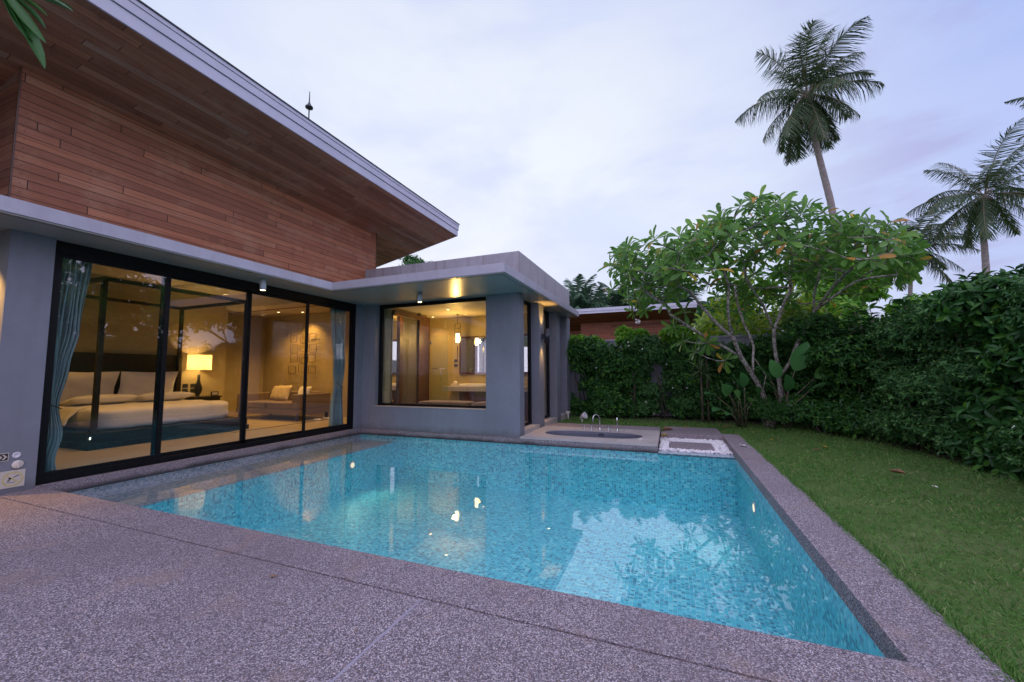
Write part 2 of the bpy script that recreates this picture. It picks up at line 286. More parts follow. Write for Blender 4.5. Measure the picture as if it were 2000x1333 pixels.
# ---------------------------------------------------------------- object helpers
def tag(o, label=None, cat=None, group=None, kind=None):
    if label: o['label'] = label
    if cat: o['category'] = cat
    if group: o['group'] = group
    if kind: o['kind'] = kind
    return o
def thing(name, label, cat, loc=(0, 0, 0), group=None):
    o = bpy.data.objects.new(name, None); COL.objects.link(o); o.location = loc; o.empty_display_size = 0.1
    return tag(o, label, cat, group)
def copy_tree(o, parent=None):
    c = o.copy(); COL.objects.link(c)
    if parent is not None: c.parent = parent
    for ch in [k for k in bpy.data.objects if k.parent == o]: copy_tree(ch, c)
    return c
def origin_of(o):
    v = Vector((0, 0, 0))
    while o is not None: v = v + Vector(o.location); o = o.parent
    return v
class MB:
    """collects geometry in world coordinates and links it as ONE mesh object"""
    def __init__(s): s.v = []; s.f = []; s.sm = []
    def add(s, vs, fs, smooth=False):
        k = len(s.v); s.v += [tuple(x) for x in vs]; s.f += [tuple(k+i for i in f) for f in fs]; s.sm += [smooth]*len(fs); return s
    def box(s, x0, y0, z0, x1, y1, z1):
        x0, x1 = sorted((x0, x1)); y0, y1 = sorted((y0, y1)); z0, z1 = sorted((z0, z1))
        return s.add([(x0, y0, z0), (x1, y0, z0), (x1, y1, z0), (x0, y1, z0), (x0, y0, z1), (x1, y0, z1), (x1, y1, z1), (x0, y1, z1)],
                     [(0, 3, 2, 1), (4, 5, 6, 7), (0, 1, 5, 4), (1, 2, 6, 5), (2, 3, 7, 6), (3, 0, 4, 7)])
    def prism(s, poly, a, b, axis=2):
        """poly: 2-D points; extruded a..b along axis (other axes in order)"""
        def P(p, c):
            q = list(p); q.insert(axis, c); return tuple(q)
        n = len(poly); vs = [P(p, a) for p in poly]+[P(p, b) for p in poly]
        ar = sum(poly[i][0]*poly[(i+1) % n][1]-poly[(i+1) % n][0]*poly[i][1] for i in range(n))
        flip = (ar < 0) != (axis == 1)
        lo, hi = tuple(range(n)), tuple(range(n, 2*n)); fs = [lo[::-1], hi]+[(i, (i+1) % n, n+(i+1) % n, n+i) for i in range(n)]
        if flip: fs = [f[::-1] for f in fs]
        return s.add(vs, fs)
    def tube(s, pts, rad, n=8, cap=True, smooth=True):
        pts = [Vector(p) for p in pts]; k = len(pts)
        if not hasattr(rad, '__len__'): rad = [rad]*k
        vs = []; prev = None
        for i, p in enumerate(pts):
            d = (pts[min(i+1, k-1)]-pts[max(i-1, 0)]).normalized()
            if prev is None: a = d.orthogonal().normalized()
            else:
                a = prev-d*prev.dot(d); a = a.normalized() if a.length > 1e-6 else d.orthogonal().normalized()
            prev = a; b = d.cross(a)
            for j in range(n):
                th = 2*math.pi*j/n; vs.append(p+(a*math.cos(th)+b*math.sin(th))*rad[i])
        fs = [(i*n+j, i*n+(j+1) % n, (i+1)*n+(j+1) % n, (i+1)*n+j) for i in range(k-1) for j in range(n)]
        s.add(vs, fs, smooth)
        if cap:
            b0 = len(s.v)-k*n; s.f += [tuple(b0+j for j in range(n))[::-1], tuple(b0+(k-1)*n+j for j in range(n))]; s.sm += [False, False]
        return s
    def lathe(s, c, prof, n=24, smooth=True, cap=True):
        """prof: (radius, z) pairs around vertical axis at c"""
        k = len(prof); vs = [(c[0]+r*math.cos(2*math.pi*j/n), c[1]+r*math.sin(2*math.pi*j/n), c[2]+z) for r, z in prof for j in range(n)]
        fs = [(i*n+j, i*n+(j+1) % n, (i+1)*n+(j+1) % n, (i+1)*n+j) for i in range(k-1) for j in range(n)]
        s.add(vs, fs, smooth)
        if cap:
            b0 = len(s.v)-k*n
            if prof[0][0] > 1e-4: s.f.append(tuple(b0+j for j in range(n))[::-1]); s.sm.append(False)
            if prof[-1][0] > 1e-4: s.f.append(tuple(b0+(k-1)*n+j for j in range(n))); s.sm.append(False)
        return s
    def build(s, name, mat, parent=None, bevel=0.0, seg=2, subsurf=0, loc=None):
        o_w = origin_of(parent) if parent is not None else Vector(loc or (0, 0, 0))
        me = bpy.data.meshes.new(name); me.from_pydata([tuple(Vector(v)-o_w) for v in s.v], [], s.f)
        me.polygons.foreach_set('use_smooth', s.sm); me.materials.append(MATS[mat]); me.update()
        o = bpy.data.objects.new(name, me); COL.objects.link(o)
        if parent is not None: o.parent = parent
        elif loc: o.location = loc
        if bevel:
            b = o.modifiers.new('bevel', 'BEVEL'); b.width = bevel; b.segments = seg; b.limit_method = 'ANGLE'; b.angle_limit = R(40)
        if subsurf:
            q = o.modifiers.new('sub', 'SUBSURF'); q.levels = q.render_levels = subsurf
        return o
def npmesh(name, V, F4, mat, parent=None, loc=(0, 0, 0), smooth=False, mats2=None):
    """V (n,3) world coords, F4 (m,k) faces of equal size"""
    o_w = origin_of(parent) if parent is not None else Vector(loc)
    V = V-np.array(o_w); k = F4.shape[1]; me = bpy.data.meshes.new(name)
    me.vertices.add(len(V)); me.vertices.foreach_set('co', V.astype(np.float32).ravel())
    me.loops.add(F4.size); me.loops.foreach_set('vertex_index', F4.astype(np.int32).ravel())
    me.polygons.add(len(F4)); me.polygons.foreach_set('loop_start', np.arange(0, F4.size, k, dtype=np.int32))
    try: me.polygons.foreach_set('loop_total', np.full(len(F4), k, dtype=np.int32))
    except Exception: pass
    me.polygons.foreach_set('use_smooth', np.full(len(F4), smooth))
    me.materials.append(MATS[mat]); me.update(calc_edges=True); me.validate()
    o = bpy.data.objects.new(name, me); COL.objects.link(o)
    if parent is not None: o.parent = parent
    else: o.location = loc
    return o
def norm(a): return a/np.maximum(np.linalg.norm(a, axis=-1, keepdims=True), 1e-9)

# leaf templates: (u along, v across, w up); all quads
def leaf_tpl(prof, droop=0.15, fold=0.12, wav=0.0):
    """prof: list of (u, halfwidth)"""
    T = []; F = []
    for i, (u, h) in enumerate(prof):
        z = -droop*u*u
        T += [(u, -h, z+fold*h*2), (u, 0, z), (u, h, z+fold*h*2)]
        if i: b = 3*i; F += [(b-3, b-2, b+1, b), (b-2, b-1, b+2, b+1)]
    return np.array(T, float), np.array(F)
T_OBO = leaf_tpl([(0, 0.02), (0.22, 0.07), (0.55, 0.16), (0.82, 0.17), (0.97, 0.08), (1.0, 0.01)], 0.18, 0.22)
T_ELL = leaf_tpl([(0, 0.02), (0.3, 0.2), (0.65, 0.2), (1.0, 0.01)], 0.2, 0.25)
T_BIG = leaf_tpl([(0, 0.01), (0.34, 0.015), (0.42, 0.17), (0.62, 0.27), (0.82, 0.21), (0.95, 0.09), (1.0, 0.005)], 0.25, 0.15)
T_SM = (np.array([(0, 0, 0), (0.5, -0.24, 0.06), (1, 0, -0.12), (0.5, 0.24, 0.06)], float), np.array([(0, 1, 2, 3)]))
T_BLADE = (np.array([(0, -0.5, 0), (0, 0.5, 0), (0.55, 0.42, -0.10), (0.55, -0.42, -0.10), (1, 0.06, -0.42), (1, -0.06, -0.42)], float), np.array([(0, 1, 2, 3), (3, 2, 4, 5)]))
def inst(tpl, O, X, Nn, L, W=None):
    """instances of a leaf: origin O, direction X, normal hint Nn, length L, width scale W (default L)"""
    T, F = tpl; X = norm(X); Y = norm(np.cross(Nn, X)); Z = np.cross(X, Y)
    W = L if W is None else W; L = L[:, None, None]; W = np.asarray(W)[:, None, None]
    V = O[:, None, :]+T[None, :, 0:1]*X[:, None, :]*L+T[None, :, 1:2]*Y[:, None, :]*W+T[None, :, 2:3]*Z[:, None, :]*L
    k = len(T); Fi = F[None]+(np.arange(len(O))*k)[:, None, None]
    return V.reshape(-1, 3), Fi.reshape(-1, F.shape[1])
def rosettes(rng, C, A, k, L, tilt=(50, 95), Lvar=0.25, tpl=T_OBO, inner=0.03, wr=1.0):
    """C centres, A axes; k leaves round each axis"""
    n = len(C); A = norm(A); ref = np.where(np.abs(A[:, 2:3]) < 0.9, [[0, 0, 1.0]], [[1.0, 0, 0]])
    P = norm(np.cross(A, ref)); Q = np.cross(A, P)
    az = (np.arange(k)[None]*2.399+rng.uniform(0, 6.28, (n, 1))+rng.normal(0, 0.25, (n, k)))
    ti = np.radians(np.linspace(tilt[0], tilt[1], k)[None]+rng.normal(0, 9, (n, k)))
    rad = np.cos(az)[..., None]*P[:, None]+np.sin(az)[..., None]*Q[:, None]
    X = rad*np.sin(ti)[..., None]+A[:, None]*np.cos(ti)[..., None]
    N = A[:, None]*np.sin(ti)[..., None]-rad*np.cos(ti)[..., None]
    N = N+rng.normal(0, 0.22, N.shape)
    O = C[:, None]+X*inner-A[:, None]*(np.linspace(0, 0.25, k)[None, :, None]*L*0.6)
    Ls = L*(1+rng.uniform(-Lvar, Lvar, (n, k)))
    return inst(tpl, O.reshape(-1, 3), X.reshape(-1, 3), N.reshape(-1, 3), Ls.ravel(), Ls.ravel()*wr)
def merge(parts):
    V = []; F = []; k = 0
    for v, f in parts: V.append(v); F.append(f+k); k += len(v)
    return np.concatenate(V), np.concatenate(F)

def lamp(name, kind, loc, energy, col=(1, 0.62, 0.24), size=0.05, rot=None, spot=None, blend=0.6, parent=None):
    d = bpy.data.lights.new(name, kind); d.energy = energy; d.color = col
    if kind == 'AREA': d.size = size
    else: d.shadow_soft_size = size
    if spot: d.spot_size = R(spot); d.spot_blend = blend
    o = bpy.data.objects.new(name, d); COL.objects.link(o)
    if rot is not None: o.rotation_euler = rot
    if parent is not None: o.parent = parent; o.location = Vector(loc)-origin_of(parent)
    else: o.location = loc
    return o
DOWN, UPR = (0, 0, 0), (math.pi, 0, 0)
WARM = (1.0, 0.52, 0.12)
# ================================================================ GROUND AND POOL
WZ = -0.126
def ground_sheet():
    # lawn sheet with a hole where the pool, deck and gravel sit
    m = MB(); xs = [-300, -12.0, 1.30, 300]; ys = [-300, -4.0, 9.5, 300]
    for i in range(3):
        for j in range(3):
            if i == 1 and j == 1: continue
            x0, x1, y0, y1 = xs[i], xs[i+1], ys[j], ys[j+1]; k = len(m.v)
            m.v += [(x0, y0, -.035), (x1, y0, -.035), (x1, y1, -.035), (x0, y1, -.035)]; m.f.append((k, k+1, k+2, k+3)); m.sm.append(False)
    return m
tag(ground_sheet().build('lawn', 'lawn_soil'), kind='structure')

d = MB()
d.box(-6.87, 2.070, -0.129, 1.30, 2.41, 0.0)                        # band along the pool
d.box(-12, -4, -0.3, -1.388, 2.054, 0.0); d.box(-1.374, -4, -0.3, 1.30, 2.054, 0.0)
d.box(-12, 2.054, -0.3, -6.87, 2.41, -0.001)
tag(d.build('pool_deck', 'aggregate', bevel=0.004), kind='structure')
j = MB(); j.box(-6.8, 2.054, -0.2, 1.299, 2.070, -0.010); j2 = MB(); j2.box(-1.388, -3.9, -0.2, -1.374, 2.054, -0.0015)
tag(j.build('deck_joint', 'joint_filler'), kind='structure'); tag(j2.build('deck_joint', 'sand_strip'), kind='structure')

c = MB(); c.prism([(0.95, 2.41), (1.30, 2.41), (1.30, 9.50), (0.955, 9.50), (0.955, 9.20), (0.95, 9.2)], -0.129, 0.0)
tag(c.build('pool_coping', 'aggregate', bevel=0.004), kind='structure')
c = MB(); c.box(-0.22, 9.20, -0.30, 0.955, 9.46, 0.001); c.box(-0.16, 9.46, -0.30, 0.955, 10.36, 0.0012)
tag(c.build('pool_coping', 'aggregate', bevel=0.004), kind='structure')

b = MB()   # basin: floor and walls as slabs outside the water body
b.box(-6.864, 2.408, -1.05, -5.902, 7.581, -0.27)
b.box(-7.2, 2.2, -1.35, 1.2, 7.8, -1.05)
b.box(-7.2, 2.41, -1.05, -6.864, 7.58, -0.129); b.box(0.952, 2.41, -1.05, 1.25, 7.58, -0.129)
b.box(-7.2, 2.1, -1.05, 1.25, 2.408, -0.129); b.box(-7.2, 7.581, -1.05, -0.25, 7.9, -0.129); b.box(-0.25, 7.583, -1.05, 1.25, 7.8, -0.150)
tag(b.build('pool_basin', 'blue_mosaic'), kind='structure')
b = MB(); b.box(-6.864, 2.408, -0.27, -5.9, 7.581, -0.25); b.box(-6.864, 2.408, -0.25, -6.862, 7.581, -0.129); tag(b.build('pool_bench', 'grey_mosaic', bevel=0.01), kind='structure')
b = MB(); b.box(-0.25, 7.575, -0.125, 0.95, 7.78, -0.113); tag(b.build('pool_overflow_edge', 'grey_mosaic', bevel=0.01), kind='structure')
wv = MB(); wv.add([(-6.864, 2.405, WZ), (0.952, 2.405, WZ), (0.952, 7.583, WZ), (-6.864, 7.583, WZ)], [(0, 1, 2, 3)])
tag(wv.build('water', 'pool_surface'), kind='structure')

# pool lights sunk in the walls
def pool_light(loc, axis, label, e=16):
    t = thing('pool_light', label, 'pool light', loc, 'underwater lights of the pool')
    x, y, z = loc
    for nm, r, dd, mt in (('rim', 0.075, 0.012, 'plastic_white'), ('lens', 0.05, 0.018, 'pool_lens_glow')):
        q = MB(); dv = Vector(axis)*dd; q.tube([Vector(loc), Vector(loc)+dv], r, 20); q.build(nm, mt, t)
    if e: lamp('pool_glow', 'SPOT', Vector(loc)+Vector(axis)*0.022, e, (0.62, 1.0, 0.80), 0.02, Vector(axis).to_track_quat('-Z', 'Y').to_euler(), 165, 1.0, parent=t)
pool_light((-5.9, 6.3, -0.50), (1, 0, 0), 'round underwater light in the bench face near the bathroom corner', 24)
pool_light((0.952, 6.05, -0.45), (-1, 0, 0), 'small underwater light in the long pool wall beside the lawn', 12)
pool_light((-2.3, 2.408, -0.42), (0, 1, 0), 'underwater light in the pool wall below the deck edge', 18)

# gravel bed, stepping slab
g = MB(); g.box(-0.249, 7.78, -0.3, 0.954, 9.2, -0.125); tag(g.build('gravel_bed', 'soil'), kind='structure')
rng = np.random.default_rng(5)
ico = bmesh.new(); bmesh.ops.create_icosphere(ico, subdivisions=1, radius=1.0); iv = np.array([v.co[:] for v in ico.verts]); iff = np.array([[v.index for v in f.verts] for f in ico.faces]); ico.free()
n = 3000; P = np.c_[rng.uniform(-.23, .935, n), rng.uniform(7.80, 9.18, n), rng.uniform(-0.118, -0.088, n)]
keep = ~((P[:, 0] > -.07) & (P[:, 0] < .70) & (P[:, 1] > 7.93) & (P[:, 1] < 8.70)); P = P[keep]; n = len(P)
S = rng.uniform(.018, .034, (n, 1))*np.c_[np.ones(n), rng.uniform(.65, .95, n), rng.uniform(.5, .7, n)]; th = rng.uniform(0, 6.28, n)
V = iv[None]*S[:, None]; V = np.stack([V[..., 0]*np.cos(th)[:, None]-V[..., 1]*np.sin(th)[:, None], V[..., 0]*np.sin(th)[:, None]+V[..., 1]*np.cos(th)[:, None], V[..., 2]], -1)+P[:, None]
tag(npmesh('gravel', V.reshape(-1, 3), (iff[None]+(np.arange(n)*len(iv))[:, None, None]).reshape(-1, 3), 'pebble', smooth=True), 'bed of white pebbles beside the sunken bathtub', 'gravel', kind='stuff')
g = MB(); g.box(-0.05, 7.95, -0.13, 0.68, 8.62, -0.070)
tag(g.build('stepping_slab', 'aggregate', bevel=0.006), 'square aggregate stepping slab set in white pebbles', 'paving slab')

# ================================================================ SUNKEN TUB DECK
tub = thing('sunken_bathtub', 'oval sunken bathtub in a pale stone deck between villa and pool', 'bathtub', (-1.55, 8.5, 0))
N = 56; cx, cyy, ra, rb = -1.555, 8.45, 1.0, 0.46
def sup(th, a, b, e=0.62): return (cx+a*math.copysign(abs(math.cos(th))**e, math.cos(th)), cyy+b*math.copysign(abs(math.sin(th))**0.85, math.sin(th)))
ring = [sup(2*math.pi*i/N, ra, rb) for i in range(N)]
q = MB(); outer = []
X0, X1, Y0, Y1 = -2.84, -0.25, 7.582, 9.38
for i in range(N):   # rays from the centre to the deck rectangle
    dx, dy = ring[i][0]-cx, ring[i][1]-cyy
    k = min(((X1-cx)/dx if dx > 0 else (X0-cx)/dx) if abs(dx) > 1e-6 else 1e9, ((Y1-cyy)/dy if dy > 0 else (Y0-cyy)/dy) if abs(dy) > 1e-6 else 1e9)
    outer.append((cx+dx*k, cyy+dy*k))
vs = [(x, y, 0.022) for x, y in ring]+[(x, y, 0.022) for x, y in outer]; fs = [(i, N+i, N+(i+1) % N, (i+1) % N) for i in range(N)]
for (a, bq) in ((X0, Y0), (X1, Y0), (X1, Y1), (X0, Y1)):   # fill the corners
    js = sorted(range(N), key=lambda i: abs(outer[i][0]-a)+abs(outer[i][1]-bq))[:2]; kx = len(vs); vs.append((a, bq, 0.022))
    i0, i1 = sorted(js) if abs(js[0]-js[1]) == 1 else (max(js), min(js)); fs.append((N+i0, kx, N+i1))
q.add(vs, fs)
k = len(q.v); q.add([(x, y, 0.022) for x, y in ring]+[(x, y, -0.02) for x, y in ring], [((i+1) % N, i, N+i, N+(i+1) % N)[::-1] for i in range(N)])
q.box(X0, Y0, -0.012, X1, Y1, -0.010); q.add([(X0, Y0, .022), (X1, Y0, .022), (X1, Y0, -.012), (X0, Y0, -.012), (X1, Y1, .022), (X1, Y1, -.012)], [(3, 2, 1, 0), (2, 5, 4, 1)])
# keep only the slab skin: drop the helper plate under the tub opening
q.f = [f for idx, f in enumerate(q.f) if not (all(abs(q.v[i][2]+0.0115) < 0.003 for i in f))]; q.sm = q.sm[:len(q.f)]
q.build('deck_slab', 'slab_stone', tub)
q = MB(); sh = []
for z, s_ in ((0.0, 1.0), (-0.12, 0.985), (-0.40, 0.93), (-0.46, 0.80), (-0.47, 0.3)): sh.append([(cx+(x-cx)*s_, cyy+(y-cyy)*s_, z) for x, y in ring])
vs = [v for r_ in sh for v in r_]; q.add(vs, [(a*N+i, a*N+(i+1) % N, (a+1)*N+(i+1) % N, (a+1)*N+i)[::-1] for a in range(4) for i in range(N)]+[tuple(4*N+i for i in range(N))], True)
q.build('basin', 'tub_shell', tub)
q = MB(); q.add([(cx+(x-cx)*.99, cyy+(y-cyy)*.99, -0.055) for x, y in ring], [tuple(range(N))]); q.build('bath_water', 'tub_surface', tub)
q = MB(); q.box(-1.50, 8.86, -0.05, -1.38, 8.868, -0.03); q.build('overflow_slot', 'sign_black', tub)
q = MB(); q.box(X0, 7.58, -0.129, -0.25, 7.64, -0.012); q.box(-0.31, 7.64, -0.34, -0.25, 9.38, -0.012); q.build('plinth', 'aggregate_kerb', tub)
q = MB(); q.box(-2.84, 9.38, -0.3, -0.25, 10.08, 0.012); q.build('back_ledge', 'aggregate', tub, bevel=0.004)
for (xa, ya, xb, yb) in ((-2.05, 8.93, -2.05, 9.38), (-0.98, 8.93, -0.98, 9.38), (-1.0, 7.59, -1.0, 8.0)):
    q = MB(); q.box(xa-.002, ya, 0.0225, xb+.002, yb, 0.0232); q.build('slab_joint', 'joint_filler', tub)

def tap_at(x, y, label):
    t = thing('tap_handle', label, 'tap handle', (x, y, 0.023), 'bath taps on the tub deck')
    q = MB(); q.lathe((x, y, 0.023), [(0.034, 0), (0.034, 0.008), (0.014, 0.012), (0.013, 0.05), (0.02, 0.055), (0.02, 0.066), (0.0, 0.07)], 16); q.build('stem', 'chrome', t)
    q = MB(); q.tube([(x-.032, y, .075), (x+.032, y, .075)], .006, 8); q.tube([(x, y-.032, .075), (x, y+.032, .075)], .006, 8); q.build('cross_grip', 'chrome', t)
tap_at(-1.86, 9.13, 'chrome cross tap farthest from the curved spout'); tap_at(-1.69, 9.10, 'chrome cross tap just left of the curved spout'); tap_at(-1.31, 9.08, 'chrome cross tap between curved spout and hand shower')
t = thing('bath_spout', 'tall curved chrome spout rising from the tub deck', 'spout', (-1.5, 9.08, 0.023))
q = MB(); q.lathe((-1.5, 9.08, 0.023), [(0.035, 0), (0.035, 0.01), (0.02, 0.02), (0.018, 0.05)], 16); q.build('base', 'chrome', t)
q = MB(); pts = [(-1.5, 9.08, 0.06), (-1.5, 9.08, 0.28)]+[(-1.5-0.065*(1-math.cos(a))*0.9, 9.08-0.09*(1-math.cos(a)), 0.28+0.085*math.sin(a)) for a in [math.pi*i/10 for i in range(1, 11)]]
pts.append((pts[-1][0], pts[-1][1], pts[-1][2]-0.08)); q.tube(pts, 0.014, 12); q.build('neck', 'chrome', t)
t = thing('hand_shower', 'slim upright chrome hand shower on the tub deck', 'hand shower', (-1.12, 9.06, 0.023))
q = MB(); q.lathe((-1.12, 9.06, 0.023), [(0.032, 0), (0.032, 0.01), (0.016, 0.02), (0.015, 0.05)], 16); q.build('holder', 'chrome', t)
q = MB(); q.lathe((-1.12, 9.06, 0.07), [(0.011, 0), (0.012, 0.12), (0.018, 0.17), (0.019, 0.235), (0.0, 0.24)], 14); q.build('wand', 'chrome', t)

# ================================================================ VILLA
V_ = thing('villa', 'grey and timber villa with deep slanted eave and lit glass walls beside the pool', 'villa', (-8.5, 5.5, 0))
q = MB()
q.box(-6.87, 2.0, -0.3, -7.03, 2.36, 2.95)             # jamb pillar
q.box(-7.03, 2.0, -0.3, -12, 2.12, 2.95)               # side wall facing the deck
q.build('wall', 'wall_paint', V_, bevel=0.004); q = MB()
q.box(-6.87, 7.40, -0.3, -7.05, 7.60, 2.95)            # return beside the doors
q.box(-7.05, 7.60, -0.3, -6.51, 7.90, 2.95); q.box(-6.51, 7.60, 0.0, -3.60, 7.90, 0.53); q.box(-3.60, 7.60, -0.3, -2.84, 7.87, 2.95)
q.box(-3.13, 8.92, -0.3, -2.84, 9.29, 2.95); q.box(-3.13, 10.44, -0.3, -2.84, 10.82, 2.95); q.box(-3.13, 11.58, -0.3, -2.84, 12.05, 2.95)
q.box(-3.13, 10.82, -0.3, -3.05, 11.58, 2.95); q.box(-7.05, 11.9, -0.3, -3.13, 12.05, 2.95)
q.build('wall', 'wall_paint', V_, bevel=0.004)
q = MB()
q.box(-3.13, 7.87, -0.3, -2.842, 8.92, 0.11); q.box(-3.13, 9.29, -0.3, -2.842, 10.44, 0.11); q.box(-3.05, 10.82, -0.3, -2.842, 11.58, 0.11); q.box(-6.51, 7.585, 0.53, -3.60, 7.90, 0.545)
q.build('sill', 'slab_stone', V_, bevel=0.003)
# stone kerb between water and wall
q = MB(); q.box(-7.03, 2.412, -0.129, -6.866, 7.582, 0.018); q.box(-6.929, 2.361, -0.3, -6.868, 2.412, 0.0175); q.box(-6.87, 7.58, -0.129, -2.84, 7.60, 0.0)
q.build('kerb', 'aggregate_kerb', V_, bevel=0.006)
# canopy slab
q = MB(); L = [(-12, -3.5), (-6.22, -3.5), (-6.22, 5.97), (-2.49, 5.97), (-2.49, 11.75), (-7.05, 11.75), (-7.05, 2.0), (-12, 2.0)]
q.prism(L, 2.965, 3.12); q.build('canopy_fascia', 'fascia_paint', V_, bevel=0.004)
q = MB(); Li = [(-12, -3.5), (-6.24, -3.5), (-6.24, 5.99), (-2.51, 5.99), (-2.51, 11.73), (-7.05, 11.73), (-7.05, 2.0), (-12, 2.0)]
q.prism(Li, 2.95, 2.965); q.build('canopy_soffit', 'soffit_paint', V_)
q = MB(); q.box(-6.30, -3.5, 2.947, -6.288, 6.052, 2.951); q.box(-6.288, 6.04, 2.947, -2.57, 6.052, 2.951); q.box(-2.582, 6.052, 2.947, -2.57, 11.7, 2.951); q.build('drip_groove', 'joint_filler', V_)
# parapet
q = MB(); q.prism([(-6.868, 7.60), (-2.84, 7.60), (-2.84, 12.05), (-3.02, 12.05), (-3.02, 7.78), (-6.864, 7.78)], 3.12, 3.83); q.box(-6.87, 7.62, 3.12, -7.2, 12.05, 3.6)
q.build('parapet', 'parapet_paint', V_, bevel=0.005)
q = MB(); q.box(-6.9, 7.78, 3.12, -3.02, 12.05, 3.3); q.build('flat_roof', 'boundary_paint', V_)
# timber clad upper storey
q = MB(); q.box(-6.87, 1.962, 3.12, -7.0, 7.978, 4.866); q.build('timber_cladding', 'wall_planks', V_)
for ya, yb in ((1.96, 2.06), (7.88, 7.98)):
    q = MB(); q.prism([(-6.872, 3.12), (-6.872, 4.866), (-12, 3.76), (-12, 3.12)], ya, yb, axis=1); q.build('timber_cladding', 'end_planks', V_)
for ya in (1.96, 7.98): q = MB(); q.box(-6.862, ya-.008, 3.12, -6.878, ya+.008, 4.868); q.build('corner_bead', 'brown_timber', V_)
# sloping roof, low towards the back of the house
SL = 0.215; YA, YB = -6.0, 9.67
def rz(x, z0): return z0-SL*(-5.47-x)
q = MB(); q.prism([(-5.48, 5.165), (-5.48, 5.20), (-14, rz(-14, 5.20)), (-14, rz(-14, 5.165))], YA, YB-.02, axis=1); q.build('eave_soffit', 'soffit_planks', V_)
roof = MB(); roof.prism([(-5.50, 5.205), (-5.50, 5.47), (-14, rz(-14, 5.47)), (-14, rz(-14, 5.205))], YA+.02, YB-.04, axis=1); roof = roof.build('roof', 'dark_cap', V_)
q = MB(); q.box(-5.455, YA, 5.158, -5.482, YB, 5.315); q.prism([(-5.482, 5.155), (-5.482, 5.31), (-14, rz(-14, 5.31)), (-14, rz(-14, 5.155))], YB-.019, YB, axis=1); q.build('lower_fascia', 'roof_metal', roof, bevel=0.002)
q = MB(); q.box(-5.437, YA, 5.322, -5.5, YB+.02, 5.435); q.box(-5.428, YA, 5.440, -5.5, YB+.026, 5.495); q.prism([(-5.5, 5.322), (-5.5, 5.495), (-14, rz(-14, 5.495)), (-14, rz(-14, 5.322))], YB-.01, YB+.02, axis=1); q.build('upper_fascia', 'roof_metal', roof, bevel=0.002)
q = MB(); q.box(-5.412, YA, 5.498, -5.56, YB+.04, 5.512); q.build('drip_edge', 'dark_cap', roof)
q = MB(); q.box(-5.46, YA, 5.3155, -5.48, YB+.001, 5.3215); q.box(-5.4385, YA, 5.435, -5.49, YB, 5.440); q.build('shadow_gap', 'dark_cap', roof)

# sliding doors
DX = -6.985; ys = [2.36, 3.57, 4.85, 6.085, 7.40]
q = MB(); q.box(-6.93, 2.362, 0.018, -7.04, 7.398, 0.10); q.box(-6.93, 2.362, 2.80, -7.04, 7.398, 2.95)
q.box(-6.93, 2.362, 0.10, -7.04, 2.40, 2.80); q.box(-6.93, 7.31, 0.10, -7.04, 7.398, 2.80)
dfr = q.build('door_frame', 'black_frame', V_, bevel=0.003)
for i in range(4):
    y0, y1 = ys[i], ys[i+1]; xo = -6.965 if i in (0, 3) else -7.005
    a0 = y0+(0.04 if i == 0 else -0.045); a1 = y1-(0.088 if i == 3 else -0.045)
    q = MB(); s_ = 0.055
    q.box(xo+.018, a0, 0.10, xo-.018, a0+s_, 2.80); q.box(xo+.018, a1-s_, 0.10, xo-.018, a1, 2.80)
    q.box(xo+.018, a0+s_, 0.10, xo-.018, a1-s_, 0.15); q.box(xo+.018, a0+s_, 2.755, xo-.018, a1-s_, 2.80)
    sash = q.build('door_panel', 'black_frame', V_, bevel=0.002)
    q = MB(); q.box(xo+.004, a0+s_, 0.15, xo-.004, a1-s_, 2.755); q.build('pane', 'door_glass', sash)
    if i == 1:
        q = MB(); yh = a1-.10; q.tube([(xo+.018, yh, 1.20), (xo+.05, yh-.03, 1.22), (xo+.055, yh-.035, 1.39), (xo+.05, yh-.03, 1.55), (xo+.018, yh, 1.58)], 0.008, 8); q.build('handle', 'black_frame', sash)
# bathroom window
q = MB(); q.box(-6.51, 7.74, 0.545, -3.60, 7.80, 0.60); q.box(-6.51, 7.74, 2.87, -3.60, 7.80, 2.949); q.box(-6.51, 7.74, 0.60, -6.43, 7.80, 2.87); q.box(-3.64, 7.74, 0.60, -3.60, 7.80, 2.87)
wf = q.build('window', 'black_frame', V_, bevel=0.002); q = MB(); q.box(-6.43, 7.766, 0.60, -3.64, 7.774, 2.87); q.build('pane', 'door_glass', wf)
for (ya, yb) in ((7.87, 8.92), (9.29, 10.44)):
    q = MB(); q.box(-3.10, ya, 0.11, -3.04, ya+.06, 2.949); q.box(-3.10, yb-.10, 0.11, -3.04, yb, 2.949); q.box(-3.10, ya+.06, 0.11, -3.04, yb-.10, 0.17); q.box(-3.10, ya+.06, 2.88, -3.04, yb-.10, 2.949)
    wf = q.build('window', 'black_frame', V_, bevel=0.002); q = MB(); q.box(-3.074, ya+.06, 0.17, -3.066, yb-.10, 2.88); q.build('pane', 'door_glass', wf)
